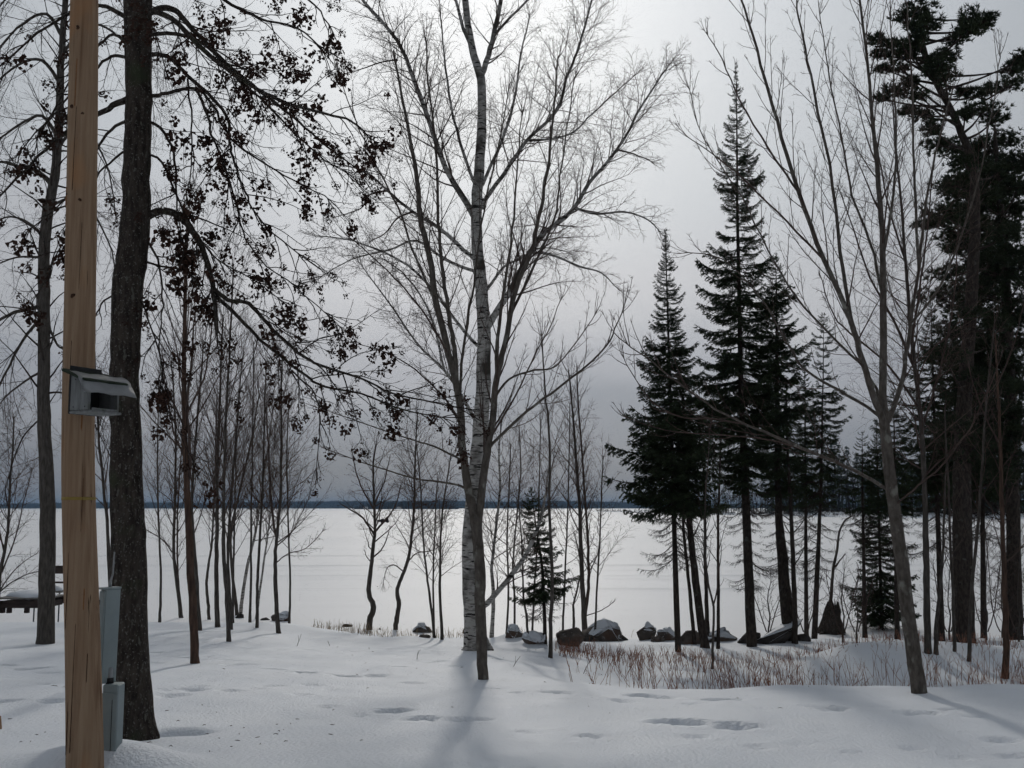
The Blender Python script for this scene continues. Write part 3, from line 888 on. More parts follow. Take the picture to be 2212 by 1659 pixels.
# --- leftmost tree: hanging branches too
LM = [(98, 1390), (100, 1300), (102, 1213), (103, 1099), (97, 950), (94, 850), (95, 747), (95, 650), (95, 563), (100, 480), (118, 380), (128, 260), (132, 140), (140, 20), (150, -120), (155, -260)]
limbs = [
    ([(97, 660), (60, 668), (20, 680), (-40, 720), (-90, 800)], 11, 3, {}),
    ([(90, 690), (60, 720), (20, 790), (-20, 880), (-30, 980)], 8, 2, {}),
    ([(103, 690), (120, 740), (140, 760), (180, 820), (215, 900)], 6, 2, {}),
    ([(97, 560), (70, 555), (20, 560), (-60, 600)], 7, 2, {}),
    ([(112, 400), (80, 370), (40, 360), (0, 350), (-60, 380)], 12, 3, {}),
    ([(125, 300), (90, 250), (40, 270), (-10, 310), (-60, 380)], 9, 2, {}),
    ([(130, 180), (90, 130), (40, 140), (-20, 190), (-80, 270)], 9, 2, {}),
    ([(135, 80), (100, 30), (50, 50), (0, 100), (-60, 170)], 9, 2, {}),
    ([(122, 330), (160, 280), (200, 300), (235, 370), (250, 470)], 8, 2, {}),
    ([(105, 450), (150, 430), (200, 460), (240, 540), (255, 640)], 7, 2, {}),
    ([(97, 520), (60, 480), (10, 470), (-50, 510)], 7, 2, {}),
    ([(96, 800), (60, 820), (10, 860), (-40, 930)], 6, 2, {}),
    ([(98, 850), (140, 850), (190, 890), (225, 960)], 5, 1.6, {}),
    ([(96, 900), (60, 930), (30, 990), (10, 1060)], 4, 1.6, {}),
    ([(133, 120), (180, 60), (230, 60), (290, 120), (330, 220)], 8, 2, {}),
    ([(145, -40), (90, -60), (30, -20), (-40, 60)], 9, 2, {}),
    ([(145, -60), (200, -80), (270, -30), (330, 60), (360, 160)], 8, 2, {}),
]
tree("drooping_bare_tree", "straight dark trunk with arching hanging bare branches at the far left, beyond the wooden pole", LM, [(a, b, c, dict(scale=.75, dens=1.1)) for a, b, c, d in limbs], "droop", M["bark_grey"], M["twig_black"], seed=51, trunk_kids=True, trunk_start=.28, trunk_scale=.13, dens=.7, maxlen=2.0, sides=16, rough=.08, flare=1.1,
     tw_list=[36, 34, 33, 32, 28, 26, 25, 25, 24, 24, 20, 18, 15, 13, 10, 6])

# --- the saplings and small trees along the shore
G1 = "bare saplings along the shore"


def sap(label, trunk, w, seed, sty="sapling", bark="bark_grey", twig="twig", limbs=(), start=.3, scale=1.0, dens=1.0, dY=0.0, name="bare_sapling", group=G1, maxlen=1.6, Y=None, flare=1.2):
    return tree(name, label, trunk, list(limbs), sty, M[bark], M[twig], Y=Y, group=group, seed=seed, trunk_w=w, trunk_start=start, trunk_scale=scale, dens=dens, dY=dY, limb_parts=False, maxlen=maxlen, flare=flare, sides=8)


sap("reddish brown forked tree standing alone in the snow right of the thick dark trunk", [(421, 1433), (418, 1340), (412, 1240), (409, 1150), (404, 1060), (399, 960), (398, 850), (398, 747), (400, 640), (402, 560), (405, 470)], (19, 5), 61, bark="bark_red", start=.45, name="reddish_forked_tree",
    limbs=[([(404, 1050), (411, 1000), (408, 940), (404, 860), (415, 760), (420, 660)], 9, 3, dict(scale=.3)), ([(402, 1000), (375, 930), (360, 850), (350, 760)], 5, 2, dict(scale=.5)), ([(400, 900), (440, 820), (455, 720), (470, 620)], 5, 2, dict(scale=.5))])
sap("dark trunk rising directly behind the reddish forked tree", [(431, 1362), (426, 1280), (421, 1200), (414, 1100), (420, 980), (430, 860), (440, 740)], (10, 3), 62)
sap("twin stemmed sapling left of the reddish tree with a fork at knee height", [(391, 1335), (386, 1290), (380, 1240), (375, 1190), (378, 1080), (380, 960), (376, 860), (370, 780)], (9, 3), 63, limbs=[([(388, 1300), (384, 1240), (383, 1150), (386, 1060), (395, 940), (402, 860)], 5, 2, dict(scale=.6)), ([(374, 1195), (350, 1165), (325, 1150), (310, 1140)], 3, 1.5, dict(scale=.9))])
sap("thin wavy sapling third from the reddish tree, kinked near the snow", [(452, 1339), (449, 1300), (446, 1260), (452, 1210), (458, 1170), (462, 1080), (466, 960), (468, 860)], (7, 2.5), 64)
sap("straight sturdy sapling among the cluster, left of its thickest stem", [(470, 1355), (468, 1290), (468, 1200), (469, 1110), (470, 1000), (474, 880), (478, 760), (482, 680)], (11, 3), 65)
sap("nearest stem of the sapling cluster, its foot lowest on the snow", [(494, 1386), (491, 1300), (484, 1210), (483, 1120), (484, 1020), (488, 900), (495, 780), (500, 660), (505, 580)], (10, 3), 66, dens=1.1)
sap("dark stem close behind the nearest stem of the sapling cluster", [(499, 1360), (496, 1280), (492, 1200), (497, 1100), (505, 1000), (515, 880), (525, 760)], (8, 2.5), 67)
sap("slim upright stem in the sapling cluster, just right of the nearest one", [(503, 1346), (503, 1280), (505, 1200), (507, 1110), (510, 1000), (512, 900)], (6, 2), 68)
sap("stem bending left at the back of the sapling cluster", [(512, 1330), (507, 1280), (501, 1225), (499, 1150), (520, 1050), (545, 940), (560, 850)], (8, 2.5), 69)
sap("white barked birch sapling leaning right from a dark stump base", [(519, 1328), (525, 1280), (535, 1220), (545, 1180), (555, 1130), (566, 1050), (580, 960), (590, 880)], (8, 2.5), 70, bark="bark_birch", name="leaning_birch_sapling", sty="bushy", start=.35, scale=.9)
sap("pale thin sapling leaning right behind a dark upright one", [(553, 1338), (562, 1270), (572, 1200), (580, 1140), (588, 1050), (592, 960), (598, 900)], (5, 2), 71, bark="bark_birch")
sap("dark upright sapling crossing the pale leaning one", [(555, 1356), (556, 1280), (558, 1220), (562, 1150), (566, 1070), (570, 960), (572, 860), (576, 780)], (7, 2.5), 72)
sap("forked sapling at the right end of the cluster beside the snowy rock mound", [(602, 1368), (598, 1320), (595, 1250), (595, 1190), (600, 1140), (606, 1060), (608, 960), (607, 860), (610, 760)], (10, 3), 73, dens=1.2,
    limbs=[([(597, 1160), (588, 1110), (583, 1040), (580, 960), (575, 880)], 6, 2.5, dict(scale=.5)), ([(597, 1215), (625, 1195), (660, 1185), (695, 1150)], 3, 1.2, dict(scale=.9, sty="bushy")), ([(597, 1180), (630, 1150), (650, 1110), (670, 1070)], 3, 1.2, dict(scale=.9, sty="bushy"))])
sap("thin dark trunk squeezed between the wooden pole and the thick dark trunk", [(241, 1300), (236, 1230), (231, 1124), (222, 1040), (213, 940), (208, 850), (205, 760)], (9, 3), 74, Y=22.0)
sap("bushy bare tree at the left edge, behind the pulled up dock", [(-8, 1325), (0, 1240), (10, 1190), (18, 1130), (22, 1040), (28, 960), (30, 900)], (9, 2.5), 75, sty="bushy", Y=27.5, dens=1.0, limbs=[([(2, 1240), (30, 1170), (50, 1090), (70, 1010)], 4, 1.5, dict(scale=.6)), ([(10, 1200), (-10, 1100), (-20, 1000)], 4, 1.5, dict(scale=.6))])
sap("low twiggy bush spreading over the pulled up dock", [(-30, 1330), (-10, 1290), (20, 1262), (60, 1240), (100, 1232)], (4, 1.5), 76, sty="bushy", Y=28.5, start=.1, scale=1.2, name="bare_bush", limbs=[([(-20, 1310), (20, 1300), (60, 1290), (95, 1288)], 3, 1.2, dict(scale=.7)), ([(-15, 1300), (20, 1245), (50, 1215), (80, 1195)], 3, 1.2, dict(scale=.7))])
# middle
KN = dict(name="knobby_tree")
sap("crooked small tree with knobby trunk and a wide round crown by the golden grass", [(798, 1362), (799, 1340), (807, 1312), (799, 1290), (797, 1265), (803, 1213), (807, 1170), (810, 1149), (808, 1080), (806, 1010), (812, 960)], (14, 3), 81, sty="bushy", start=.42, name="crooked_small_tree", scale=.9,
    limbs=[([(808, 1155), (785, 1120), (755, 1100), (738, 1090)], 5, 1.8, dict(scale=.6)), ([(809, 1150), (835, 1120), (855, 1090), (865, 1050)], 5, 1.8, dict(scale=.6)), ([(804, 1205), (822, 1190), (835, 1165), (842, 1140)], 4, 1.5, dict(scale=.4)), ([(808, 1100), (780, 1050), (765, 1000), (760, 965)], 4, 1.5, dict(scale=.6)), ([(808, 1090), (830, 1040), (842, 990)], 4, 1.5, dict(scale=.6)), ([(804, 1215), (793, 1205), (788, 1190)], 2.5, 1.2, dict(scale=.3))])
sap("small tree with a bulging burl low on its bent pale trunk", [(854, 1362), (857, 1335), (862, 1305), (858, 1278), (866, 1250), (880, 1213), (889, 1160), (894, 1107), (896, 1040), (898, 960), (902, 890)], (11, 2.5), 82, sty="bushy", start=.36, name="burled_birch", scale=.85,
    limbs=[([(880, 1215), (900, 1195), (930, 1190), (950, 1180)], 3, 1.2, dict(scale=.6)), ([(872, 1235), (850, 1220), (835, 1230), (828, 1260)], 3, 1.2, dict(scale=.7, sty="birch"))])
sap("left one of two thin saplings leaning away from each other by the birch", [(939, 1378), (931, 1312), (924, 1255), (917, 1200), (912, 1120), (908, 1040), (900, 960)], (6, 2), 83, sty="bushy", scale=.9)
sap("wispy sapling midway between the burled tree and the pale birch", [(938, 1372), (936, 1290), (937, 1200), (940, 1120), (945, 1040)], (5, 2), 84, sty="bushy", scale=.8)
sap("right one of two thin saplings standing just left of the birch base", [(955, 1382), (951, 1300), (951, 1220), (953, 1140), (962, 1060), (975, 980)], (7, 2), 85, sty="bushy", scale=.85)
sap("pale crooked tree right behind the birch trunk, lost among its twigs", [(1062, 1372), (1066, 1290), (1062, 1230), (1070, 1150), (1080, 1060), (1078, 980), (1084, 900)], (9, 2.5), 86, bark="bark_birch", sty="bushy", Y=23.5, scale=.8)
sap("slender stem between the birch and the small spruce", [(1110, 1380), (1112, 1300), (1108, 1220), (1116, 1120), (1125, 1020), (1122, 930)], (5, 2), 87, sty="bushy", Y=23.0, scale=.8)
sap("thin crooked sapling beside the snow capped rock right of the birch", [(1141, 1391), (1138, 1340), (1131, 1290), (1129, 1240), (1126, 1160), (1120, 1080)], (6, 2), 88, sty="bushy", scale=.7)
sap("tall thin grey stem in front of the small spruce", [(1189, 1421), (1190, 1340), (1193, 1263), (1190, 1180), (1187, 1100), (1188, 958), (1180, 870), (1174, 790), (1170, 720)], (9, 2.5), 89, start=.4, dens=.9, scale=.7)
sap("twin stemmed tall tree rising from the brown boulder", [(1264, 1374), (1262, 1330), (1258, 1260), (1255, 1180), (1252, 1100), (1245, 1000), (1237, 888), (1228, 800)], (13, 3), 90, name="twin_stemmed_tree", start=.35, scale=.75,
    limbs=[([(1264, 1330), (1271, 1270), (1272, 1209), (1266, 1100), (1258, 990), (1250, 880), (1246, 790)], 8, 2.5, dict(scale=.35)), ([(1266, 1330), (1300, 1318), (1325, 1300)], 2.5, 1.2, dict(scale=.7)), ([(1270, 1240), (1290, 1200), (1296, 1160)], 2.5, 1.2, dict(scale=.7))])
sap("short crooked sapling touching the left side of the brown boulder", [(1239, 1382), (1239, 1330), (1240, 1300), (1250, 1260), (1255, 1220), (1240, 1150)], (6, 2), 91, sty="bushy", scale=.8)
for i, (x0, x1, top) in enumerate([(1150, 1165, 905), (1215, 1228, 870), (1094, 1100, 960), (1285, 1300, 985)]):
    sap(["hazy bare sapling behind the small spruce, left of its tip", "hazy bare sapling between the small spruce and the twin stemmed tree", "faint bare sapling behind the leaning birch limb", "faint twiggy sapling between the twin stemmed tree and the large spruce"][i],
        [(x0, 1375), (x0 + 4, 1280), (x1 - 4, 1160), (x1, 1050), (x1 + 3, top)], (5, 2), 92 + i, sty="bushy", Y=25.5, scale=.75)
for i, (x0, x1, top, w) in enumerate([(540, 545, 740, 6), (625, 620, 860, 5), (345, 340, 800, 6)]):
    sap(["fine twigged sapling behind the leaning white sapling", "faint sapling past the right end of the sapling cluster", "bare sapling between the thick dark trunk and the twin stemmed one"][i],
        [(x0, 1338), (x0 + 2, 1260), ((x0 + x1) / 2, 1120), (x1, 980), (x1 + 4, top)], (w, 2), 130 + i, sty="sapling", Y=26.5 if i != 1 else 27.5, scale=.85)

# right side stems
sap("slender forked sapling whose foot stands in the reddish stems before the spruces", [(1539, 1446), (1540, 1390), (1541, 1310), (1530, 1260), (1524, 1200), (1522, 1110), (1528, 1020), (1534, 930)], (6, 2), 101, limbs=[([(1541, 1312), (1549, 1270), (1552, 1200), (1548, 1100)], 4, 1.5, dict(scale=.4))], dens=.7, scale=.6)
sap("thin straight trunk between the paired spruce trunks and the forked sapling", [(1551, 1402), (1552, 1300), (1551, 1200), (1552, 1110), (1556, 1000), (1560, 900)], (8, 3), 102, bark="bark_conifer", twig="twig_black", dens=.7, scale=.5, name="thin_trunk_tree")
sap("left trunk of the dark leaning pair next to the leftmost large spruce", [(1500, 1392), (1495, 1330), (1488, 1260), (1480, 1180), (1474, 1100), (1468, 1000), (1462, 900)], (9, 4), 103, bark="bark_conifer", twig="twig_black", dens=.8, scale=.5, name="thin_trunk_tree")
sap("thicker leaning trunk in the dark pair, foot in rusty needles", [(1523, 1400), (1512, 1330), (1500, 1230), (1490, 1130), (1482, 1040), (1478, 940), (1474, 850)], (20, 6), 104, bark="bark_conifer", twig="twig_black", dens=.8, scale=.45, name="leaning_trunk_tree")
sap("dark trunk touching the right side of the leaning pair", [(1529, 1385), (1527, 1320), (1524, 1230), (1522, 1120), (1520, 1010)], (10, 5), 105, bark="bark_conifer", twig="twig_black", dens=.7, scale=.5, name="thin_trunk_tree")
sap("thin dark trunk close against the right side of the thick spruce trunk", [(1717, 1390), (1716, 1300), (1713, 1200), (1708, 1100), (1702, 980), (1698, 860)], (13, 5), 106, bark="bark_conifer", twig="twig_black", dens=.7, scale=.5, name="thin_trunk_tree")
sap("bent bare snag leaning right above the broken stump", [(1788, 1345), (1795, 1290), (1800, 1230), (1808, 1190), (1813, 1150), (1825, 1125), (1840, 1115)], (8, 3), 107, dens=.4, scale=.5, name="bare_snag", limbs=[([(1803, 1225), (1815, 1210), (1826, 1197)], 4, 2, dict(scale=.1))])
sap("bare tree with a dense web of upright twigs behind the right maple", [(2004, 1410), (2002, 1300), (2000, 1200), (1999, 1106), (1992, 950), (1978, 800), (1966, 700), (1956, 563), (1945, 420), (1935, 320), (1928, 220)], (16, 3), 108, sty="bushy", name="dense_bare_tree", maxlen=1.8, scale=.7,
    limbs=[([(1978, 800), (1930, 690, .3), (1880, 600, .5), (1845, 500, .6), (1810, 400, .7)], 7, 2, dict(scale=.35)), ([(1970, 740), (1990, 600, -.3), (2005, 480, -.4), (2015, 360, -.4)], 6, 2, dict(scale=.35)), ([(1985, 880), (1920, 790, -.3), (1850, 730, -.4), (1800, 680, -.5), (1770, 590, -.5)], 6, 2, dict(scale=.35)),
           ([(1956, 563), (1920, 450, .3), (1900, 340, .4), (1880, 260, .4)], 5, 2, dict(scale=.35)), ([(1990, 930), (2030, 800, .2), (2060, 650, .3), (2070, 500, .3)], 6, 2, dict(scale=.35))])
sap("short trunk twinned with the dense bare tree at the snowbank", [(2022, 1413), (2024, 1340), (2030, 1280), (2036, 1200), (2040, 1100), (2046, 980)], (10, 3), 109, dens=.9, scale=.5)
sap("thin trunk just left of the massive pine trunk", [(2062, 1408), (2060, 1330), (2056, 1230), (2050, 1100), (2046, 1000), (2040, 880)], (8, 3), 110, dens=.7, scale=.5)
sap("smooth grey sapling leaning right across the massive pine trunk", [(2093, 1429), (2096, 1340), (2102, 1240), (2112, 1140), (2117, 1071), (2124, 960), (2135, 820), (2150, 690)], (9, 3), 111, dens=.8, scale=.5)
sap("reddish footed trunk at the far right edge in the reddish stems", [(2172, 1465), (2173, 1380), (2170, 1250), (2164, 1100), (2160, 960), (2155, 830), (2150, 720)], (15, 3), 112, bark="bark_red", dens=.9, scale=.5, name="reddish_trunk_tree", limbs=[([(2160, 960), (2120, 880), (2090, 780), (2070, 680)], 4, 1.5, dict(scale=.5)), ([(2155, 830), (2190, 740), (2215, 640)], 4, 1.5, dict(scale=.5))])
for i, (x, h_, y) in enumerate([(1740, 1240, 25), (1820, 1230, 24), (1850, 1250, 23), (2130, 1180, 25), (2165, 1150, 27), (2200, 1170, 24), (1660, 1260, 25.5), (2050, 1200, 26)]):
    sap(["bare twiggy shrub between the thick spruce trunk and the stump", "bare twiggy shrub on the lake side of the broken stump", "bare shrub at the left foot of the dense little spruce", "tangled bare shrub right of the massive pine trunk",
         "tallest tangled shrub by the lake right of the pine", "tangled bare shrub at the right picture edge", "bare twiggy shrub beside the leaning boulder slab", "bare shrub hidden behind the massive pine trunk"][i],
        [(x, 1365), (x + 3, 1330), (x - 2, 1295), (x + 4, h_)], (4, 1.6), 150 + i, sty="bushy", Y=y, start=.08, scale=1.6, name="bare_shrub", group="bare shrubs along the lake edge", maxlen=.9,
        limbs=[([(x - 4, 1365), (x - 20, 1320), (x - 35, h_ + 15)], 3, 1.4, dict(scale=1.0)), ([(x + 4, 1365), (x + 18, 1315), (x + 34, h_ + 10)], 3, 1.4, dict(scale=1.0))])

# ------------------------------------------------------------------ conifers


def needle_tuft(V, T, p, d, rng, n, ln, w, spread=.9):
    for i in range(n):
        a = off_axis(d, rng.uniform(.25, spread), rng.uniform(0, 6.28))
        b = vnorm(vcross(a, (rng.gauss(0, 1), rng.gauss(0, 1), rng.gauss(0, 1))))
        s = len(V)
        L = ln * rng.uniform(.7, 1.25)
        V.append((p[0] - b[0] * w, p[1] - b[1] * w, p[2] - b[2] * w))
        V.append((p[0] + b[0] * w, p[1] + b[1] * w, p[2] + b[2] * w))
        V.append((p[0] + a[0] * L, p[1] + a[1] * L, p[2] + a[2] * L))
        T.append((s, s + 1, s + 2))


def bough_mesh(seed, bare=False, dense=1.0):
    """one spruce bough, a metre long along +x"""
    rng = random.Random(seed)
    tb = Tubes()
    droop = rng.uniform(.10, .22)
    axis = [(t, rng.gauss(0, .012), .10 * t - droop * math.sin(t * 2.6) + .14 * t ** 3) for t in [i / 7 for i in range(8)]]
    tb.add(axis, [.013 - .010 * i / 7 for i in range(8)], 4)
    V, T = [], []

    def walk(pts, step, ln, w):
        for i in range(len(pts) - 1):
            a, b = pts[i], pts[i + 1]
            d = vsub(b, a)
            L = vlen(d)
            dn = vnorm(d)
            k = max(1, int(L / step))
            for j in range(k):
                f = (j + rng.random()) / k
                needle_tuft(V, T, (a[0] + d[0] * f, a[1] + d[1] * f, a[2] + d[2] * f), dn, rng, 3, ln, w, 1.25)

    for i in range(int(15 * dense)):
        t = .10 + .86 * (i + rng.random()) / int(15 * dense)
        k = min(6, int(t * 7))
        f = t * 7 - k
        p = tuple(axis[k][c] + (axis[k + 1][c] - axis[k][c]) * f for c in range(3))
        for sd in (-1, 1):
            if rng.random() < (.35 if bare else .1):
                continue
            L = (.36 * (1 - t) ** .7 + .07) * rng.uniform(.6, 1.15) * (1.0 if t > .2 else .6)
            d = vnorm((.75, sd * rng.uniform(.6, 1.0), rng.uniform(-.25, .12)))
            pts = wander(p, d, L, 4, .10, -.08, rng, .08)
            tb.add(pts, [.004, .0035, .003, .0025, .002], 3)
            if not bare:
                walk(pts, .020, .042, .0075)
            for q in range(3 if not bare else 4):
                m = rng.randint(1, 3)
                d2 = vnorm((.6, sd * rng.uniform(-.5, 1.1), rng.uniform(-.6, .05)))
                p2 = wander(pts[m], d2, L * rng.uniform(.25, .5), 3, .13, -.10, rng)
                tb.add(p2, [.003, .0025, .002, .0015], 3)
                if not bare:
                    walk(p2, .022, .042, .0075)
    if not bare:
        walk(axis[1:], .022, .045, .008)
    me = tb.mesh("bough", M["twig_black"])
    if not bare:
        n0 = len(me.vertices)
        V0 = np.empty(n0 * 3, dtype=np.float32)
        me.vertices.foreach_get("co", V0)
        q0 = np.array([list(p.vertices) for p in me.polygons], dtype=np.int32)
        out = make_mesh("bough", np.concatenate([V0.reshape(-1, 3), np.array(V)]), q0, np.array(T) + n0, [M["twig_black"], M["needle"]], False)
        idx = np.zeros(len(q0) + len(T), dtype=np.int32)
        idx[len(q0):] = 1
        out.polygons.foreach_set("material_index", idx)
        bpy.data.meshes.remove(me)
        me = out
    return me


BOUGH = [bough_mesh(200 + i) for i in range(7)]
BARE = [bough_mesh(230 + i, True) for i in range(4)]


def spruce(label, apex, base, prof, seed, Y=None, w=14, spacing=9.0, live=0.0, gap=.1, name="spruce_tree", per=5, mid=None, pitch0=.55, dY=0):
    """prof: list of (picture y, half width) for the live crown; below its last entry dead boughs thin out until `live`"""
    rng = random.Random(seed)
    if Y is None:
        Y = hit(*base)[1] + dY
    b = at(base[0], base[1], Y)
    gz = float(ground(b[0], b[1]))
    root = empty(name, (b[0], b[1], gz), label, "tree", "dark spruces by the shore")
    org = (b[0], b[1], gz)
    pix = [base] + (mid or []) + [apex]
    tp = traced(pix, Y, .004, rng, 6)
    tp = [(tp[0][0], tp[0][1], gz - .2)] + tp
    ra = w * .5 * Y / F0
    n = len(tp)
    tb = Tubes()
    tb.add(tp, [max(.006, ra * (1.25 if i == 0 else 1) * (1 - (i / (n - 1)) ** 1.3)) for i in range(n)], 10)
    link("trunk", tb.mesh("trunk", M["bark_conifer"], org, .12, seed), root)
    ys = [p[0] for p in prof]
    hw = [p[1] for p in prof]
    zs = [p[2] for p in tp]
    y = apex[1] + 4
    az = rng.uniform(0, 6.28)
    m = F0 / Y
    while y < live:
        half = float(np.interp(y, ys, hw))
        z = at(apex[0], y, Y)[2]
        i = max(0, min(n - 2, int(np.searchsorted(zs, z)) - 1))
        f = (z - zs[i]) / max(1e-6, zs[i + 1] - zs[i])
        c = tuple(tp[i][k] + (tp[i + 1][k] - tp[i][k]) * f for k in range(3))
        dead = y > ys[-1]
        k = per if half > 12 else 4
        if dead:
            k = 5
        tier = rng.uniform(.72, 1.12)
        for j in range(k):
            az += 6.283 / k + rng.uniform(-.35, .35)
            if rng.random() < gap:
                continue
            L = half / m * rng.uniform(.62, 1.18) * tier
            L = max(L, .05)
            o = link("dead_bough" if dead else "bough", rng.choice(BARE if dead else BOUGH), root, (c[0] - org[0], c[1] - org[1], c[2] - org[2] + rng.uniform(-.03, .03)))
            t = (y - apex[1]) / (ys[-1] - apex[1])
            pit = pitch0 * (1 - t * 1.5) - .10
            if dead:
                pit = -.35
            if half < 14:
                pit = .75
            thick = rng.uniform(.9, 1.25)
            o.rotation_euler = (rng.uniform(-.25, .25), -(pit + rng.uniform(-.12, .12)), az)
            o.scale = (L, L * thick if L > .3 else max(L, .12), L if L > .3 else max(L, .12))
        y += spacing * rng.uniform(.7, 1.3) * (0.55 if half < 25 else 1.0) * (1.7 if dead else 1)
    return root


spruce("large spruce, the leftmost of the tall ones, with broad low green boughs", (1437, 497), (1465, 1408), [(497, 3), (560, 18), (600, 30), (700, 46), (760, 62), (800, 74), (860, 84), (940, 122), (1010, 132), (1060, 112), (1095, 80)], 301, w=15, live=1215, spacing=9.5, per=6, gap=.15)
spruce("tallest spruce with a narrow spire and open ragged boughs lower down", (1590, 137), (1624, 1397), [(137, 3), (200, 16), (300, 38), (350, 44), (400, 66), (440, 44), (500, 66), (600, 96), (700, 108), (800, 112), (900, 112), (1000, 92), (1050, 70)], 302, w=22, live=1260, spacing=11, gap=.26, mid=[(1612, 1106), (1603, 900), (1594, 500)])
spruce("spruce half hidden right behind the tallest one", (1676, 548), (1704, 1382), [(548, 3), (600, 26), (640, 44), (700, 58), (800, 76), (900, 86), (1000, 78), (1060, 55)], 303, w=27, live=1230, spacing=10.5, gap=.18, mid=[(1690, 1200), (1682, 1100), (1678, 800)])
spruce("thin scraggly spruce with sparse tufted top between the tallest spruce and the right maple", (1780, 676), (1759, 1380), [(676, 10), (700, 22), (760, 34), (790, 20), (850, 52), (900, 62), (960, 40), (1020, 58)], 304, w=13, live=1250, spacing=13, gap=.3, mid=[(1767, 1200), (1775, 1000)])
spruce("dense little spruce left of the right maple's lower trunk", (1893, 905), (1905, 1368), [(905, 3), (1000, 25), (1100, 46), (1200, 58), (1280, 72), (1330, 66)], 305, w=10, live=1345, spacing=8, gap=.1, dY=1.0)
spruce("small leaning spruce in the middle, between the birch and the twin stemmed tree", (1146, 1053), (1178, 1391), [(1053, 3), (1100, 34), (1140, 32), (1190, 50), (1240, 62), (1285, 74)], 306, w=9, live=1330, spacing=9, gap=.12, mid=[(1172, 1240), (1160, 1150)], name="small_spruce_tree")
spruce("spruce whose tip shows left of the massive pine, among bare twigs", (2010, 637), (2034, 1368), [(637, 3), (700, 24), (760, 44), (850, 60), (950, 74), (1050, 78)], 307, w=15, live=1180, spacing=11, gap=.15, Y=23.5)
spruce("dark spruce filling the gap behind the reddish footed trunk", (2120, 700), (2125, 1370), [(700, 10), (780, 50), (880, 80), (980, 96), (1070, 90)], 308, w=15, live=1150, spacing=11, gap=.15, Y=27)
spruce("dark spruce behind the fork of the right maple", (1930, 840), (1938, 1366), [(840, 6), (900, 40), (980, 60), (1070, 72), (1100, 70)], 309, w=12, live=1200, spacing=11, gap=.2, Y=26.5)


spruce("dark spruce between the scraggly spruce and the right maple's trunk", (1862, 930), (1868, 1362), [(930, 5), (980, 30), (1040, 48), (1100, 56)], 310, w=11, live=1190, spacing=12, gap=.25, Y=28)
spruce("dim spruce filling the gap between the half hidden spruce and the scraggly one", (1738, 790), (1742, 1366), [(790, 5), (850, 30), (950, 52), (1050, 66), (1090, 60)], 312, w=11, live=1180, spacing=12, gap=.22, Y=27.5)
spruce("shadowy spruce tight behind the massive pine's trunk", (2062, 720), (2064, 1364), [(720, 6), (800, 44), (900, 70), (1000, 84), (1080, 80)], 311, w=14, live=1170, spacing=11, gap=.15, Y=28.5)


def pine(label, trunk, pads, seed, Y, tw, name="pine_tree"):
    rng = random.Random(seed)
    b = at(trunk[0][0], trunk[0][1], Y)
    gz = float(ground(b[0], b[1]))
    org = (b[0], b[1], gz)
    root = empty(name, org, label, "tree", "large pines at the right edge")
    tp = traced(trunk, Y, .006, rng)
    ks = np.linspace(0, 1, len(tw))
    rr = [float(np.interp(i / (len(tp) - 1), ks, tw)) * .5 * Y / F0 for i in range(len(tp))]
    tb = Tubes()
    tb.add([(tp[0][0], tp[0][1], gz - .3)] + tp, [rr[0] * 1.2] + rr, 14)
    link("trunk", tb.mesh("trunk", M["bark_conifer"], org, .12, seed), root)
    for (px, py, w, h) in pads:
        dy = rng.uniform(-1.2, 1.2)
        c = at(px, py, Y + dy)
        a, bb = w * .5 * Y / F0 * 1.05, h * .5 * Y / F0 * 1.05
        # carry the pad on a branch from the trunk a little below it
        zt = c[2] - .25 * abs(c[0] - tp[len(tp) // 2][0]) - .15
        s = min(tp, key=lambda q: abs(q[2] - zt))
        mid = ((s[0] + c[0]) / 2, (s[1] + c[1]) / 2, (s[2] + c[2]) / 2 - .06)
        pts = smooth_path([s, mid, c], 4)
        t2 = Tubes()
        t2.add(pts, [.035 - .025 * i / (len(pts) - 1) for i in range(len(pts))], 5)
        V, T = [], []
        n = int(45 + a * bb * 900)
        for i in range(n):
            u = off_axis((0, 0, 1), math.acos(rng.uniform(-1, 1)), rng.uniform(0, 6.28))
            rad = rng.random() ** .45
            lump = 1 + .35 * math.sin(5 * u[0] + px) * math.cos(4 * u[1] + py)
            p = (c[0] + u[0] * a * rad * lump, c[1] + u[1] * max(a, .3) * .8 * rad, c[2] + u[2] * bb * rad * lump)
            if i % 5 == 0:
                t2.add([pts[-3], vmul(vadd(pts[-1], p), .5), p], [.009, .006, .004], 3)
            needle_tuft(V, T, p, vnorm((u[0] * .7, u[1] * .7, .7 + .4 * u[2])), rng, 9, .11, .014, 1.3)
        br = link("branch", t2.mesh("branch", M["bark_conifer"], org), root)
        link("needle_clump", make_mesh("needle_clump", np.array(V) - np.array(org), None, T, [M["needle_pine"]], False), br)
    return root


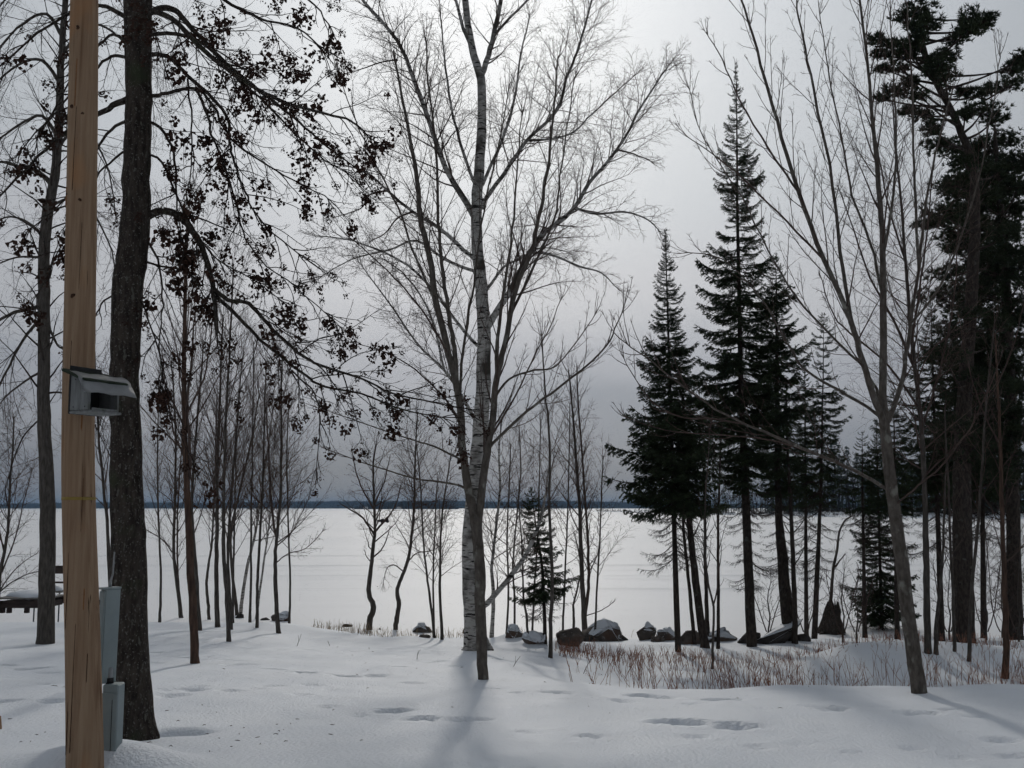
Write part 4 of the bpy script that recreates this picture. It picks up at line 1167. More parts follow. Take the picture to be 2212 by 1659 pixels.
PADS = [(1986, 24, 80, 44), (2003, 52, 76, 46), (1954, 35, 52, 22), (1975, 60, 40, 30), (2098, 40, 60, 58), (2090, 66, 60, 40), (2123, 58, 44, 34), (2137, 42, 30, 26), (2070, 84, 44, 34), (1891, 84, 34, 20), (1915, 96, 50, 16), (1948, 98, 40, 18),
        (1900, 118, 44, 16), (1940, 122, 66, 26), (1965, 112, 40, 30), (1908, 148, 44, 18), (1945, 150, 30, 8), (1982, 92, 40, 44), (2024, 140, 70, 56), (2046, 122, 50, 50), (2040, 165, 60, 40), (1930, 196, 70, 30), (1905, 214, 34, 12), (1968, 176, 36, 28), (1986, 206, 50, 24),
        (1993, 246, 56, 32), (2012, 280, 46, 42), (1960, 240, 36, 16), (2192, 150, 50, 46), (2205, 130, 40, 40), (2183, 184, 80, 16), (2140, 192, 60, 20), (2110, 206, 60, 18), (2080, 200, 50, 16), (2125, 238, 100, 26), (2150, 258, 60, 26), (2085, 250, 40, 22)]
PADS += [(2022 + (i * 67) % 160, 312 + i * 27 + (i * 13) % 17, 64 + (i * 29) % 50, 24 + (i * 7) % 18) for i in range(27)]
pine("massive trunked white pine with a forked ragged flat tufted top", [(2082, 1375), (2080, 1240), (2078, 1106), (2080, 940), (2090, 760), (2102, 580), (2106, 440), (2098, 345), (2078, 290), (2050, 230), (2014, 165), (1998, 110), (1988, 60), (1985, 20)], PADS, 401, 22.0,
     [46, 42, 40, 35, 29, 25, 21, 18, 16, 14, 11, 9, 7, 4])
PADS2 = [(2050 + (i * 53) % 170, 320 + i * 15, 96, 46) for i in range(48)] + [(2123, 312, 84, 46), (2172, 303, 90, 50), (2190, 352, 90, 50), (2102, 345, 60, 44), (2070, 396, 84, 50), (2130, 388, 90, 50), (2180, 400, 80, 44), (2049, 415, 56, 22), (1996, 486, 60, 16), (2030, 484, 70, 24), (2084, 454, 80, 40), (2137, 440, 100, 50),
         (2190, 455, 80, 44), (2102, 508, 80, 40), (2160, 493, 80, 40), (2140, 550, 90, 50), (2195, 546, 70, 44), (2060, 540, 50, 20), (2105, 640, 100, 50), (2140, 604, 80, 40), (2176, 578, 80, 40), (2192, 676, 90, 50), (2165, 706, 80, 40), (2118, 747, 110, 50), (2160, 780, 80, 40),
         (2200, 747, 70, 50), (2060, 782, 80, 44), (2102, 790, 110, 60), (2165, 835, 80, 44), (2205, 835, 60, 50), (2084, 852, 90, 50), (2125, 888, 90, 50), (2172, 890, 80, 44), (2060, 930, 80, 40), (2155, 945, 90, 50), (2200, 930, 70, 50), (2100, 990, 90, 40), (2180, 1010, 80, 40)]
pine("dark pine behind, its foliage closing the right picture edge below the forked top", [(2192, 1368), (2190, 1200), (2186, 1000), (2180, 800), (2172, 600), (2160, 430), (2150, 300), (2148, 270)], PADS2, 402, 25.0, [34, 30, 27, 24, 20, 14, 8, 4])

# ------------------------------------------------------------------ rocks, stump


def rock_mesh(seed, a, b, c, m, ang=0.0, tilt=0.0, sharp=.5):
    rng = random.Random(seed)
    bm = bmesh.new()
    n = 16
    for i in range(n):
        u = off_axis((0, 0, 1), math.acos(rng.uniform(-1, 1)), rng.uniform(0, 6.28))
        s = rng.uniform(1 - sharp * .45, 1)
        bm.verts.new((u[0] * s, u[1] * s, u[2] * s))
    res = bmesh.ops.convex_hull(bm, input=bm.verts[:])
    dead = [v for v in res["geom_interior"] if isinstance(v, bmesh.types.BMVert)]
    if dead:
        bmesh.ops.delete(bm, geom=dead, context="VERTS")
    bmesh.ops.bevel(bm, geom=bm.edges[:], offset=.10, segments=2, affect="EDGES", clamp_overlap=True)
    bmesh.ops.triangulate(bm, faces=bm.faces[:])
    bmesh.ops.subdivide_edges(bm, edges=bm.edges[:], cuts=1)
    mt = Matrix.Rotation(ang, 4, "Z") @ Matrix.Rotation(tilt, 4, "Y") @ Matrix.Diagonal((a, b, c, 1))
    for v in bm.verts:
        v.co += Vector((rng.gauss(0, .012), rng.gauss(0, .012), rng.gauss(0, .012)))
    bmesh.ops.transform(bm, matrix=mt, verts=bm.verts[:])
    me = bpy.data.meshes.new("rock")
    bm.to_mesh(me)
    bm.free()
    me.polygons.foreach_set("use_smooth", np.ones(len(me.polygons), dtype=bool))
    me.materials.append(m)
    return me


def cap_mesh(seed, a, b, c):
    rng = random.Random(seed)
    n, k = 18, 7
    V, Q = [(0, 0, c)], []
    for i in range(1, k + 1):
        t = i / k
        for j in range(n):
            an = 2 * math.pi * j / n
            w = 1 + .16 * math.sin(2 * an + seed) + .10 * math.sin(3 * an + seed * 2) + rng.uniform(-.04, .04)
            rr = math.sin(t * math.pi * .56) * w
            V.append((a * rr * math.cos(an), b * rr * math.sin(an), c * math.cos(t * math.pi * .56) - (.02 if i == k else 0)))
    T = [(0, 1 + j, 1 + (j + 1) % n) for j in range(n)]
    for i in range(k - 1):
        for j in range(n):
            a0, a1 = 1 + i * n + j, 1 + i * n + (j + 1) % n
            Q.append((a0, a0 + n, a1 + n, a1))
    return make_mesh("snow_cap", V, Q, T, [M["snow"]])


def snow_on(me, seed, thick, x0=-9, x1=9, nz=.35):
    """a pillow of snow lying on the upward faces of a rock"""
    rng = random.Random(seed)
    faces = [p for p in me.polygons if p.normal.z > nz and x0 < p.center.x < x1]
    if len(faces) < 3:
        return None
    use = sorted({v for p in faces for v in p.vertices})
    cnt = {}
    for p in faces:
        vs = list(p.vertices)
        for a, b in zip(vs, vs[1:] + vs[:1]):
            k = (min(a, b), max(a, b))
            cnt[k] = cnt.get(k, 0) + 1
    rim = {v for k, c in cnt.items() if c == 1 for v in k}
    ix = {v: n for n, v in enumerate(use)}
    V = []
    for v in use:
        q = me.vertices[v]
        h = .004 if v in rim else thick * rng.uniform(.8, 1.15)
        V.append((q.co.x + q.normal.x * h * .4, q.co.y + q.normal.y * h * .4, q.co.z + h + (0 if v not in rim else -.002)))
    m2 = bpy.data.meshes.new("snow_cap")
    m2.from_pydata(V, [], [[ix[v] for v in p.vertices] for p in faces])
    bm = bmesh.new()
    bm.from_mesh(m2)
    bmesh.ops.subdivide_edges(bm, edges=bm.edges[:], cuts=1, use_grid_fill=True)
    inner = [v for v in bm.verts if not v.is_boundary]
    for _ in range(3):
        bmesh.ops.smooth_vert(bm, verts=inner, factor=.5, use_axis_x=True, use_axis_y=True, use_axis_z=True)
    bm.to_mesh(m2)
    bm.free()
    m2.polygons.foreach_set("use_smooth", np.ones(len(m2.polygons), dtype=bool))
    m2.materials.append(M["snow"])
    return m2


def boulder(label, px, py, w, h, seed, cap=None, m="rock", ang=0.0, tilt=0.0, depth=.8, sink=.3, sharp=.5, Y=None, name="boulder"):
    """px,py: the rock's foot; w,h its visible size in picture units; cap: (from, to, thickness) of the snow lying on it, in picture units from its middle"""
    if Y is None:
        Y = hit(px, py)[1]
    u = Y / F0
    g = at(px, py, Y)
    cz = h * u * (1 - 2 * sink) / 2
    me = rock_mesh(seed, w * u * .68, w * u * .5 * depth, h * u * .86, M[m], ang, tilt, sharp)
    o = link(name, me)
    o.location = (g[0], g[1], g[2] + h * u * .10)
    tag(o, label, "rock", "boulders along the lake shore")
    if cap:
        m2 = snow_on(me, seed, cap[2] * u, cap[0] * u, cap[1] * u)
        if m2:
            link("snow_cap", m2, o)
    return o


boulder("rounded brown boulder at the foot of the twin stemmed tree", 1236, 1390, 66, 38, 501, None, sharp=.3)
boulder("large boulder with a thick snow cap right of the twin stemmed tree", 1300, 1382, 92, 42, 502, (-20, 60, 11), sharp=.4)
boulder("pointed grey rock with a white snow cap just right of the birch", 1104, 1373, 46, 24, 503, (-8, 20, 8), sharp=.8)
boulder("low rock almost buried under snow beside the thin crooked sapling", 1150, 1387, 50, 20, 504, (-60, 60, 9), sharp=.4)
boulder("upright brown boulder with a small ball of snow at its front", 1396, 1382, 38, 36, 505, (0, 30, 8), sharp=.5)
boulder("slanting flat boulder with snow on its near face left of a spruce trunk", 1440, 1382, 46, 28, 506, (-30, 30, 6), sharp=.8, tilt=.25)
boulder("smooth brown boulder between the spruce trunks", 1492, 1388, 48, 32, 507, None, sharp=.4)
boulder("boulder capped with snow behind the slender forked sapling", 1564, 1384, 50, 30, 508, (-40, 14, 10), sharp=.5)
boulder("big dark slab leaning up to the right with a tongue of snow on it", 1668, 1385, 120, 52, 509, (0, 50, 7), "rock_dark", tilt=-.42, depth=.5, sharp=.9, sink=.2)
boulder("jagged lower slab at the left foot of the big leaning slab", 1615, 1388, 62, 30, 510, None, "rock_dark", tilt=-.5, depth=.6, sharp=.9)
boulder("snow covered rock mound beside the forked sapling on the left", 612, 1341, 60, 22, 511, (-4, 60, 9), sharp=.5)
boulder("little dark rock under the leaning pale sapling", 570, 1340, 22, 9, 512, None, "rock_dark", sharp=.6)
boulder("dark stub of rock at the base of the white leaning sapling", 518, 1336, 17, 15, 513, None, "rock_dark", sharp=.7)
boulder("small pointed rock alone at the edge of the golden grass", 750, 1355, 24, 10, 514, None, sharp=.9)
boulder("tiny dark rock touching the crooked tree's foot", 817, 1362, 12, 8, 515, None, "rock_dark", sharp=.8)
boulder("brown rock poking out of a snow hump right of the burled tree", 912, 1367, 36, 20, 516, (-40, 6, 7), sharp=.6)
boulder("flat grey stone sunk in the snow before the brown rock", 916, 1377, 26, 8, 517, None, sharp=.8)
boulder("low dark stone wedged between the rounded boulder and the snow capped one", 1266, 1386, 34, 16, 521, None, "rock_dark", sharp=.8)
boulder("broken dark rock right of the large snow capped boulder", 1338, 1384, 40, 20, 522, (-30, 4, 5), "rock_dark", sharp=.9)
boulder("squat stone tucked between the upright boulder and the slanting one", 1420, 1386, 30, 18, 523, None, sharp=.7)
boulder("little round stone left of the smooth brown boulder", 1466, 1386, 26, 16, 524, None, sharp=.6)
boulder("dark stone at the foot of the leaning trunk pair", 1526, 1386, 36, 18, 525, (-20, 0, 5), "rock_dark", sharp=.8)
boulder("rough stone right of the big leaning slab, by the thick spruce trunk", 1735, 1384, 40, 22, 526, None, "rock_dark", sharp=.8)
boulder("dark lump of rock left behind the birch base", 1008, 1368, 22, 26, 518, None, "rock_dark", sharp=.6)

# broken stump
st = hit(1796, 1368)
sr = empty("broken_stump", st, "dark jagged broken stump below the bent snag", "stump")
bm = bmesh.new()
rs_ = random.Random(77)
rings = []
u = st[1] / F0
for k, (t, rad) in enumerate([(-.15, 33), (0, 30), (.25, 24), (.5, 21), (.75, 17), (1.0, 11)]):
    ring = []
    for j in range(16):
        a = 2 * math.pi * j / 16
        rr = rad * u * (.9 + .2 * math.sin(3 * a + t) + .12 * math.sin(7 * a) + rs_.uniform(-.14, .14))
        top = (rs_.uniform(-.22, .22) if k == 5 else rs_.uniform(-.03, .03))
        ring.append(bm.verts.new((rr * math.cos(a) + .06 * t, rr * .8 * math.sin(a), (t + top) * 62 * u)))
    rings.append(ring)
for a, b in zip(rings, rings[1:]):
    for j in range(16):
        bm.faces.new((a[j], a[(j + 1) % 16], b[(j + 1) % 16], b[j]))
bm.faces.new(rings[-1])
me = bpy.data.meshes.new("stump_body")
bm.to_mesh(me)
bm.free()
me.materials.append(M["bark_dark"])
link("stump_body", me, sr)
tb = Tubes()
for a in (0.4, 2.2, 3.7, 5.3):
    p = (.16 * math.cos(a), .16 * math.sin(a), .05)
    tb.add([p, (.38 * math.cos(a), .38 * math.sin(a), .0), (.6 * math.cos(a), .6 * math.sin(a), -.10)], [.07, .05, .03], 6)
link("root_flare", tb.mesh("root_flare", M["bark_dark"]), sr)

# ------------------------------------------------------------------ utility pole with tape, nest box, electric boxes
PY = 6.75
UP = F0 / PY
pb = at(183, 1700, PY)
pg = float(ground(pb[0], pb[1]))
pole = empty("utility_pole", (pb[0], pb[1], pg), "pale new wooden utility pole in the left foreground", "pole")
axis_pts = [at(183, 1800, PY), at(183.5, 1659, PY), at(179, 1400, PY), at(170, 1080, PY), at(169, 900, PY), at(172, 700, PY), at(176, 450, PY), at(179, 250, PY), at(182, 20, PY), at(185, -300, PY), at(187, -700, PY)]
ww = [77, 75, 71, 68, 66.5, 65.5, 64, 63, 60, 56, 50]
ap, ar = smooth_path([(*p, w * .5 / UP) for p, w in zip(axis_pts, ww)], 6), []
P3 = [(q[0] - pb[0], q[1] - pb[1], q[2] - pg) for q in ap]
tb = Tubes()
tb.add(P3, [q[3] for q in ap], 40)
link("pole_shaft", tb.mesh("pole_shaft", M["pole"]), pole)


def pole_at(py):
    z = at(180, py, PY)[2] - pg
    i = min(range(len(P3)), key=lambda k: abs(P3[k][2] - z))
    return P3[i][0], P3[i][1], z, ap[i][3]


for (px, py, s) in [(170, 645, 5), (166, 240, 5), (190, 255, 3), (180, 72, 4.5), (152, 425, 3), (185, 440, 3.5)]:
    x, y, z, rr = pole_at(py)
    cx_px = (at(180, py, PY)[0] - pb[0])
    dx = (px - 180) / UP + cx_px - x
    dx = max(-rr * .9, min(rr * .9, dx))
    yy = y - math.sqrt(max(1e-6, rr * rr - dx * dx))
    me = cap_mesh(int(px), s / UP, s / UP * 1.1, .006)
    me.materials.clear()
    me.materials.append(M["knot"])
    k = link("knot", me, pole, (x + dx, yy + .002, z))
    k.rotation_euler = (math.pi / 2, 0, math.atan2(dx, rr))
for (px, py, h, m_, wd) in [(199, 1455, 90, "knot", .0022), (160, 1250, 200, "knot", .0013), (151, 430, 42, "rust_stain", .006), (188, 905, 70, "rust_stain", .005), (172, 1480, 260, "knot", .0014), (188, 1120, 170, "knot", .0011), (165, 800, 120, "knot", .0011), (186, 560, 150, "knot", .0012), (173, 330, 190, "knot", .0012), (158, 1560, 120, "knot", .0016), (193, 1300, 60, "rust_stain", .004), (176, 190, 110, "rust_stain", .003)]:
    x, y, z, rr = pole_at(py)
    dx = max(-rr * .85, min(rr * .85, (px - 180) / UP + at(180, py, PY)[0] - pb[0] - x))
    yy = y - math.sqrt(rr * rr - dx * dx)
    k = link("crack" if m_ == "knot" else "resin_streak", box_mesh("crack", M[m_], [((0, 0, 0), (wd * 2, .004, h / UP), math.atan2(dx, rr), 0)], 0), pole, (x + dx, yy - .0005, z))
x, y, z, rr = pole_at(1077)
tb = Tubes()
tb.add([(x, y, z - .010), (x, y, z + .010)], [rr + .0025, rr + .0025], 40)
link("tape_band", tb.mesh("tape_band", M["tape"]), pole)

# nest box
az_n = math.radians(-27)        # outward direction of the box
nb = at(184, 890, PY - 0.205)
nest = empty("nest_box", nb, "small open fronted nest box with a bent tin roof, nailed to the pole", "birdhouse")
nest.rotation_euler = (0, 0, az_n)
# local: x outwards, y across, z up
DP, WD, HT = .16, .22, .22
link("back_board", box_mesh("back_board", M["dark_metal"], [((-.008, 0, .13), (.016, WD + .02, .30))]), nest)


def side_panel(sy):
    bm = bmesh.new()
    vs = [(0, 0), (DP, 0), (DP, HT - .06), (0, HT)]
    a = [bm.verts.new((x, -.007, z)) for x, z in vs]
    b = [bm.verts.new((x, .007, z)) for x, z in vs]
    bm.faces.new(a)
    bm.faces.new(b[::-1])
    for i in range(4):
        bm.faces.new((a[i], b[i], b[(i + 1) % 4], a[(i + 1) % 4]))
    me = bpy.data.meshes.new("side_panel")
    bm.to_mesh(me)
    bm.free()
    me.materials.append(M["grey_wood"])
    o = link("side_panel", me, nest)
    o.location = (.001, sy * (WD / 2), 0)


side_panel(-1)
side_panel(1)
link("floor_board", box_mesh("floor_board", M["grey_wood"], [((DP / 2 + .012, 0, -.010), (DP + .03, WD + .018, .016))]), nest)
link("front_lip", box_mesh("front_lip", M["grey_wood"], [((DP + .012, 0, .006), (.012, WD - .02, .016))]), nest)
# roof board following the slope, with the tin sheet bent down over the front
sl = math.atan2(.06, DP)
link("roof_board", box_mesh("roof_board", M["green_shingle"], [((.075, 0, HT - .006), (DP + .05, WD + .13, .018), 0, sl)]), nest)
prof = []
for i in range(11):
    t = i / 10
    prof.append((.085 + .135 * t + (.02 * t if t < .6 else 0), HT + .012 - .058 * t - .075 * t ** 2.6))
bm = bmesh.new()
g = []
for j in range(9):
    yv = -(WD + .19) / 2 + (WD + .19) * j / 8
    g.append([bm.verts.new((x, yv, z + .004 * math.sin(j * 1.7 + i * .4))) for i, (x, z) in enumerate(prof)])
for j in range(8):
    for i in range(10):
        bm.faces.new((g[j][i], g[j + 1][i], g[j + 1][i + 1], g[j][i + 1]))
bmesh.ops.solidify(bm, geom=bm.faces[:], thickness=.003)
me = bpy.data.meshes.new("tin_sheet")
bm.to_mesh(me)
bm.free()
me.polygons.foreach_set("use_smooth", np.ones(len(me.polygons), dtype=bool))
me.materials.append(M["tin"])
link("tin_sheet", me, nest)
for (x_, z_) in ((.03, .02), (.13, .02), (.04, .19)):
    link("nail", box_mesh("nail", M["dark_metal"], [((x_, -WD / 2 - .008, z_), (.006, .004, .006))], 0), nest)

# electric boxes on the pole's right side
EY = PY + .26


def steel_box(name, label, x0, x1, y0, y1, dp, Y, parts=None):
    c0, c1 = at(x0, y1, Y), at(x1, y0, Y)
    cx, cz = (c0[0] + c1[0]) / 2, c0[2]
    o = empty(name, (cx, Y, cz), label, "electric box")
    w, h = abs(c1[0] - c0[0]), c1[2] - c0[2]
    return o, w, h


eb, w, h = steel_box("electric_panel", "tall narrow grey steel electric panel on the right side of the pole", 209, 239, 1272, 1476, .1, EY)
eb.rotation_euler = (0, math.radians(1.2), math.radians(-38))
link("cabinet", box_mesh("cabinet", M["steel_box"], [((0, .03, h / 2), (w * .95, .11, h), 0, 0)], .006), eb)
link("cover", box_mesh("cover", M["steel_box"], [((0, -.030, h / 2 + .01), (w * .90, .012, h * .93), 0, 0)], .004), eb)
link("top_hood", box_mesh("top_hood", M["steel_box"], [((0, .02, h + .005), (w * 1.05, .135, .012))], .003), eb)
link("latch", box_mesh("latch", M["dark_metal"], [((-w * .3, -.040, h * .86), (.016, .008, .03))], .002), eb)
tb = Tubes()
tb.add([(-.012, .03, h), (-.010, .03, h + .05), (.012, .03, h + .10), (.016, .03, h + .24)], [.010, .008, .006, .005], 8)
link("conduit", tb.mesh("conduit", M["conduit"]), eb)
tb = Tubes()
tb.add([(-.04, .05, h), (-.04, .05, h + .04)], [.008, .008], 8)
link("conduit", tb.mesh("conduit", M["conduit"]), eb)
e2, w, h = steel_box("meter_box", "wider grey steel box half sunk in snow below the tall panel", 217, 260, 1478, 1606, .1, EY - .02)
e2.location.z -= .35
h += .35
link("cabinet", box_mesh("cabinet", M["steel_box"], [((0, .04, h / 2), (w * .92, .12, h), 0, 0)], .008), e2)
link("cover", box_mesh("cover", M["steel_box"], [((w * .02, -.026, h * .48), (w * .98, .012, h * .90), 0, 0)], .006), e2)
link("seam_strip", box_mesh("seam_strip", M["dark_metal"], [((w * .18, -.0335, h * .45), (.003, .002, h * .84), 0, 0)], 0), e2)
tb = Tubes()
tb.add([(-.03, .04, h - .01), (-.03, .04, h + .10)], [.020, .020], 12)
link("conduit", tb.mesh("conduit", M["conduit"]), e2)
tb = Tubes()
tb.add([(-.03, .04, h + .0), (-.03, .04, h + .035)], [.026, .026], 12)
link("conduit_collar", tb.mesh("conduit_collar", M["dark_metal"]), e2)

# stake at the left edge
s0 = hit(1, 1575)
tb = Tubes()
tb.add([(0, 0, -.2), (-.01, 0, .0), (-.02, 0, .10)], [.022, .021, .018], 6)
o = link("wooden_stake", tb.mesh("wooden_stake", M["stake"]))
o.location = s0
tag(o, "short tan wooden stake poking from snow at the left picture edge", "stake")

# ------------------------------------------------------------------ pulled up dock and bench at the left
DK = at(62, 1318, 28.3)
gzd = float(ground(DK[0], DK[1]))
dock = empty("dock_section", (DK[0], DK[1], gzd), "snow loaded dock section with pipe posts drawn up on shore at left", "dock")
u = 28.3 / F0
z1 = DK[2] - gzd
link("frame_beam", box_mesh("frame_beam", M["dock_wood"], [((0.03, -.55, z1 + 16 * u), (124 * u, .06, 15 * u))], .006), dock)
link("frame_beam", box_mesh("frame_beam", M["dock_wood"], [((0.06, .60, z1 + 18 * u), (124 * u, .06, 15 * u))], .006), dock)
for xx in (-.62, .0, .62):
    link("cross_beam", box_mesh("cross_beam", M["dock_wood"], [((xx, .03, z1 + 14 * u), (.07, 1.06, 12 * u))], .006), dock)
for k in range(7):
    link("deck_plank", box_mesh("deck_plank", M["plank"], [((.06, -.50 + k * .17, z1 + 28 * u), (108 * u, .15, 3 * u))], .004), dock)
cp_ = link("snow_layer", cap_mesh(9, 50 * u, .55, 12 * u), dock)
cp_.location = (.08, .03, z1 + 30 * u)
for (px, t) in ((22, 1248), (118, 1255)):
    tb = Tubes()
    x = (px - 62) * u
    tb.add([(x, -.60, -.3), (x, -.60, z1 + (1318 - t) * u)], [.016, .016], 8)
    link("pipe_post", tb.mesh("pipe_post", M["galvanised"]), dock)
for xx in (-.45, -.28, .18):
    link("foot_block", box_mesh("foot_block", M["dock_wood"], [((xx, -.5, z1 + 4 * u), (.10, .12, 12 * u))], .004), dock)
BN = at(108, 1300, 29.4)
gzb = float(ground(BN[0], BN[1]))
bench = empty("dock_bench", (BN[0], BN[1], gzb), "dark wooden bench frame with snow on its seat behind the dock section", "bench")
zb = BN[2] - gzb
u2 = 29.4 / F0
for (yy, hh, dd) in ((1234, 17, .30), (1261, 4, .30)):
    link("back_slat", box_mesh("back_slat", M["dock_wood"], [((0, dd, zb + (1300 - yy) * u2), (56 * u2, .05, hh * u2))], .004), bench)
link("seat", box_mesh("seat", M["plank"], [((0, 0, zb + 22 * u2), (58 * u2, .5, 4 * u2))], .004), bench)
for sx in (-1, 1):
    for dd in (-.2, .27):
        tb = Tubes()
        tb.add([(sx * 26 * u2, dd, -.3), (sx * 26 * u2, dd, zb + (22 if dd < 0 else 84) * u2)], [.02, .02], 8)
        link("leg", tb.mesh("leg", M["galvanised"]), bench)
cp_ = link("snow_layer", cap_mesh(4, 27 * u2, .24, 12 * u2), bench)
cp_.location = (0, 0, zb + 24 * u2)

# ------------------------------------------------------------------ small vehicle far out on the ice
vp = at(831, 1132, 240.0)
veh = empty("quad_bike", (vp[0], 240.0, LAKE), "tiny dark quad bike parked far out on the frozen lake", "quad bike")
veh.rotation_euler = (0, 0, math.radians(12))
link("body", box_mesh("body", M["dark_metal"], [((0, 0, .50), (1.7, .8, .60)), ((.45, 0, .90), (.7, .65, .45)), ((-.45, 0, .82), (.7, .7, .12))], .05), veh)
for sx in (-.62, .62):
    for sy in (-.42, .42):
        tb = Tubes()
        tb.add([(sx, sy - .12, .30), (sx, sy + .12, .30)], [.32, .32], 12)
        link("wheel", tb.mesh("wheel", M["rubber"]), veh)
tb = Tubes()
tb.add([(.35, -.38, 1.22), (.42, 0, 1.14), (.35, .38, 1.22)], [.03, .03, .03], 6)
link("handlebar", tb.mesh("handlebar", M["dark_metal"]), veh)
link("cargo", box_mesh("cargo", M["dark_metal"], [((-1.25, 0, .42), (.9, .8, .5)), ((-.85, 0, .35), (.3, .05, .05))], .04), veh)

# ------------------------------------------------------------------ stems and grass poking through the snow (uncountable)


def stems(name, label, cat, pts, mt, seed, h, rad, bend, forks):
    rng = random.Random(seed)
    tb = Tubes()
    for (x, y) in pts:
        z = float(max(ground0(x, y), LAKE)) - .03
        L = rng.uniform(*h)
        d = off_axis((0, 0, 1), abs(rng.gauss(0, bend)), rng.uniform(0, 6.28))
        p = wander((x, y, z), d, L, 3, .10, 0, rng)
        rr = rad * rng.uniform(.7, 1.25)
        tb.add(p, [rr, rr * .85, rr * .65, rr * .35], 3)
        for k in range(forks):
            if rng.random() < .7:
                q = wander(p[rng.randint(1, 2)], off_axis(d, rng.uniform(.3, .7), rng.uniform(0, 6.28)), L * rng.uniform(.25, .5), 2, .1, .05, rng)
                tb.add(q, [rr * .6, rr * .5, rr * .3], 3)
    o = link(name, tb.mesh(name, mt))
    return tag(o, label, cat, kind="stuff")


rg = random.Random(5)
pts = []
while len(pts) < 600:
    x, y = rg.uniform(.7, 9.5), rg.uniform(13.2, 17.0)
    if x / y < .055 or vnoise(x * 1.6, y * 1.1, 51) + .5 < .25 + rg.random() * .6:
        continue
    pts.append((x, y))
stems("reddish_stems", "thicket of thin reddish bare stems behind the snow crest on the right", "brush", pts, M["stem_red"], 6, (.22, .60), .0040, .30, 3)
pts = []
while len(pts) < 1100:
    x, y = rg.uniform(.8, 9.5), rg.uniform(18.0, 20.6)
    if vnoise(x * .9, y * .9, 52) + .5 < rg.random() * .95 or (x > 3.8 and rg.random() < .45):
        continue
    pts.append((x, y))
stems("rusty_brush", "low rusty brown brush growing before the boulders and spruce trunks", "brush", pts, M["stem_red"], 7, (.08, .30), .0045, .4, 2)
pts = []
while len(pts) < 380:
    x, y = rg.uniform(-5.2, 5.5), rg.uniform(25.2, 28.8)
    k = vnoise(x * 1.1, y * .7, 53) + .5
    if k < .45 + rg.random() * .5 or (x > .3 and rg.random() < .55):
        continue
    pts.append((x, y))
stems("dry_grass", "tufts of dry golden grass along the lake edge", "grass", pts, M["grass"], 8, (.10, .34), .005, .5, 1)
tb = Tubes()
for i in range(110):
    x, y = rg.gauss(-.5, 2.6), rg.uniform(8.5, 22)
    if rg.random() < .4:
        x, y = rg.gauss(-2.6, .8), rg.gauss(8.6, .7)
    if y < 7.6:
        continue
    z = float(ground(x, y)) + .003
    a, L = rg.uniform(0, 6.28), rg.uniform(.01, .05)
    tb.add([(x, y, z), (x + L * .5 * math.cos(a), y + L * .5 * math.sin(a), z + rg.uniform(0, .008)), (x + L * math.cos(a + .3), y + L * math.sin(a + .3), z)], [.0022, .003, .0015], 3)
tag(link("bark_litter", tb.mesh("bark_litter", M["twig"])), "scattered bits of twig and bark lying on the snow", "litter", kind="stuff")
for i, (px, py, hh) in enumerate([(638, 1395, .28), (797, 1402, .08), (1107, 1440, .22), (715, 1395, .16), (1258, 1455, .40), (900, 1425, .2)]):
    p = hit(px, py)
    tb = Tubes()
    r_ = random.Random(900 + i)
    q = wander((0, 0, -.05), vnorm((r_.uniform(-.5, .5), 0, 1)), hh, 4, .12, 0, r_)
    tb.add(q, [.005, .0045, .004, .003, .002], 4)
    tb.add(wander(q[2], vnorm((r_.uniform(-1, 1), .2, .7)), hh * .4, 2, .1, 0, r_), [.003, .0025, .002], 3)
    o = link("dead_twig", tb.mesh("dead_twig", M["twig"]))
    o.location = p
    tag(o, ["upright dead weed in the snow right of the sapling cluster", "tiny dark sprig in the snow left of the birch", "short bent twig in the snow right of the young maple", "faint sprig behind the row of footprints",
            "single tall stalk at the left end of the reddish stems", "low sprig in the snow left of the birch base"][i], "twig", "twigs poking out of the snow")

# ------------------------------------------------------------------ far shores
def cones(spec, mt, name):
    """spec: x, y, z, height, radius"""
    S = np.array(spec)
    n, s = len(S), 6
    V, T = [], []
    ang = np.arange(s) * 2 * math.pi / s
    base = np.stack([S[:, 0:1] + S[:, 4:5] * np.cos(ang), S[:, 1:2] + S[:, 4:5] * np.sin(ang), np.repeat(S[:, 2:3], s, 1)], -1)
    top = np.stack([S[:, 0], S[:, 1], S[:, 2] + S[:, 3]], -1)[:, None, :]
    V = np.concatenate([base, top], 1).reshape(-1, 3)
    i = np.arange(n)[:, None] * (s + 1)
    k = np.arange(s)[None, :]
    T = np.stack([i + k, i + (k + 1) % s, np.repeat(i + s, s, 1)], -1).reshape(-1, 3)
    return make_mesh(name, V, None, T, [mt], False)


nr = np.random.RandomState(4)


def hillz(x):
    return 22 + 26 * vnoise(x / 900, x * 0, 61) + 9 * vnoise(x / 240, x * 0, 62) + 5 * np.exp(-((x + 600) / 700.0) ** 2)


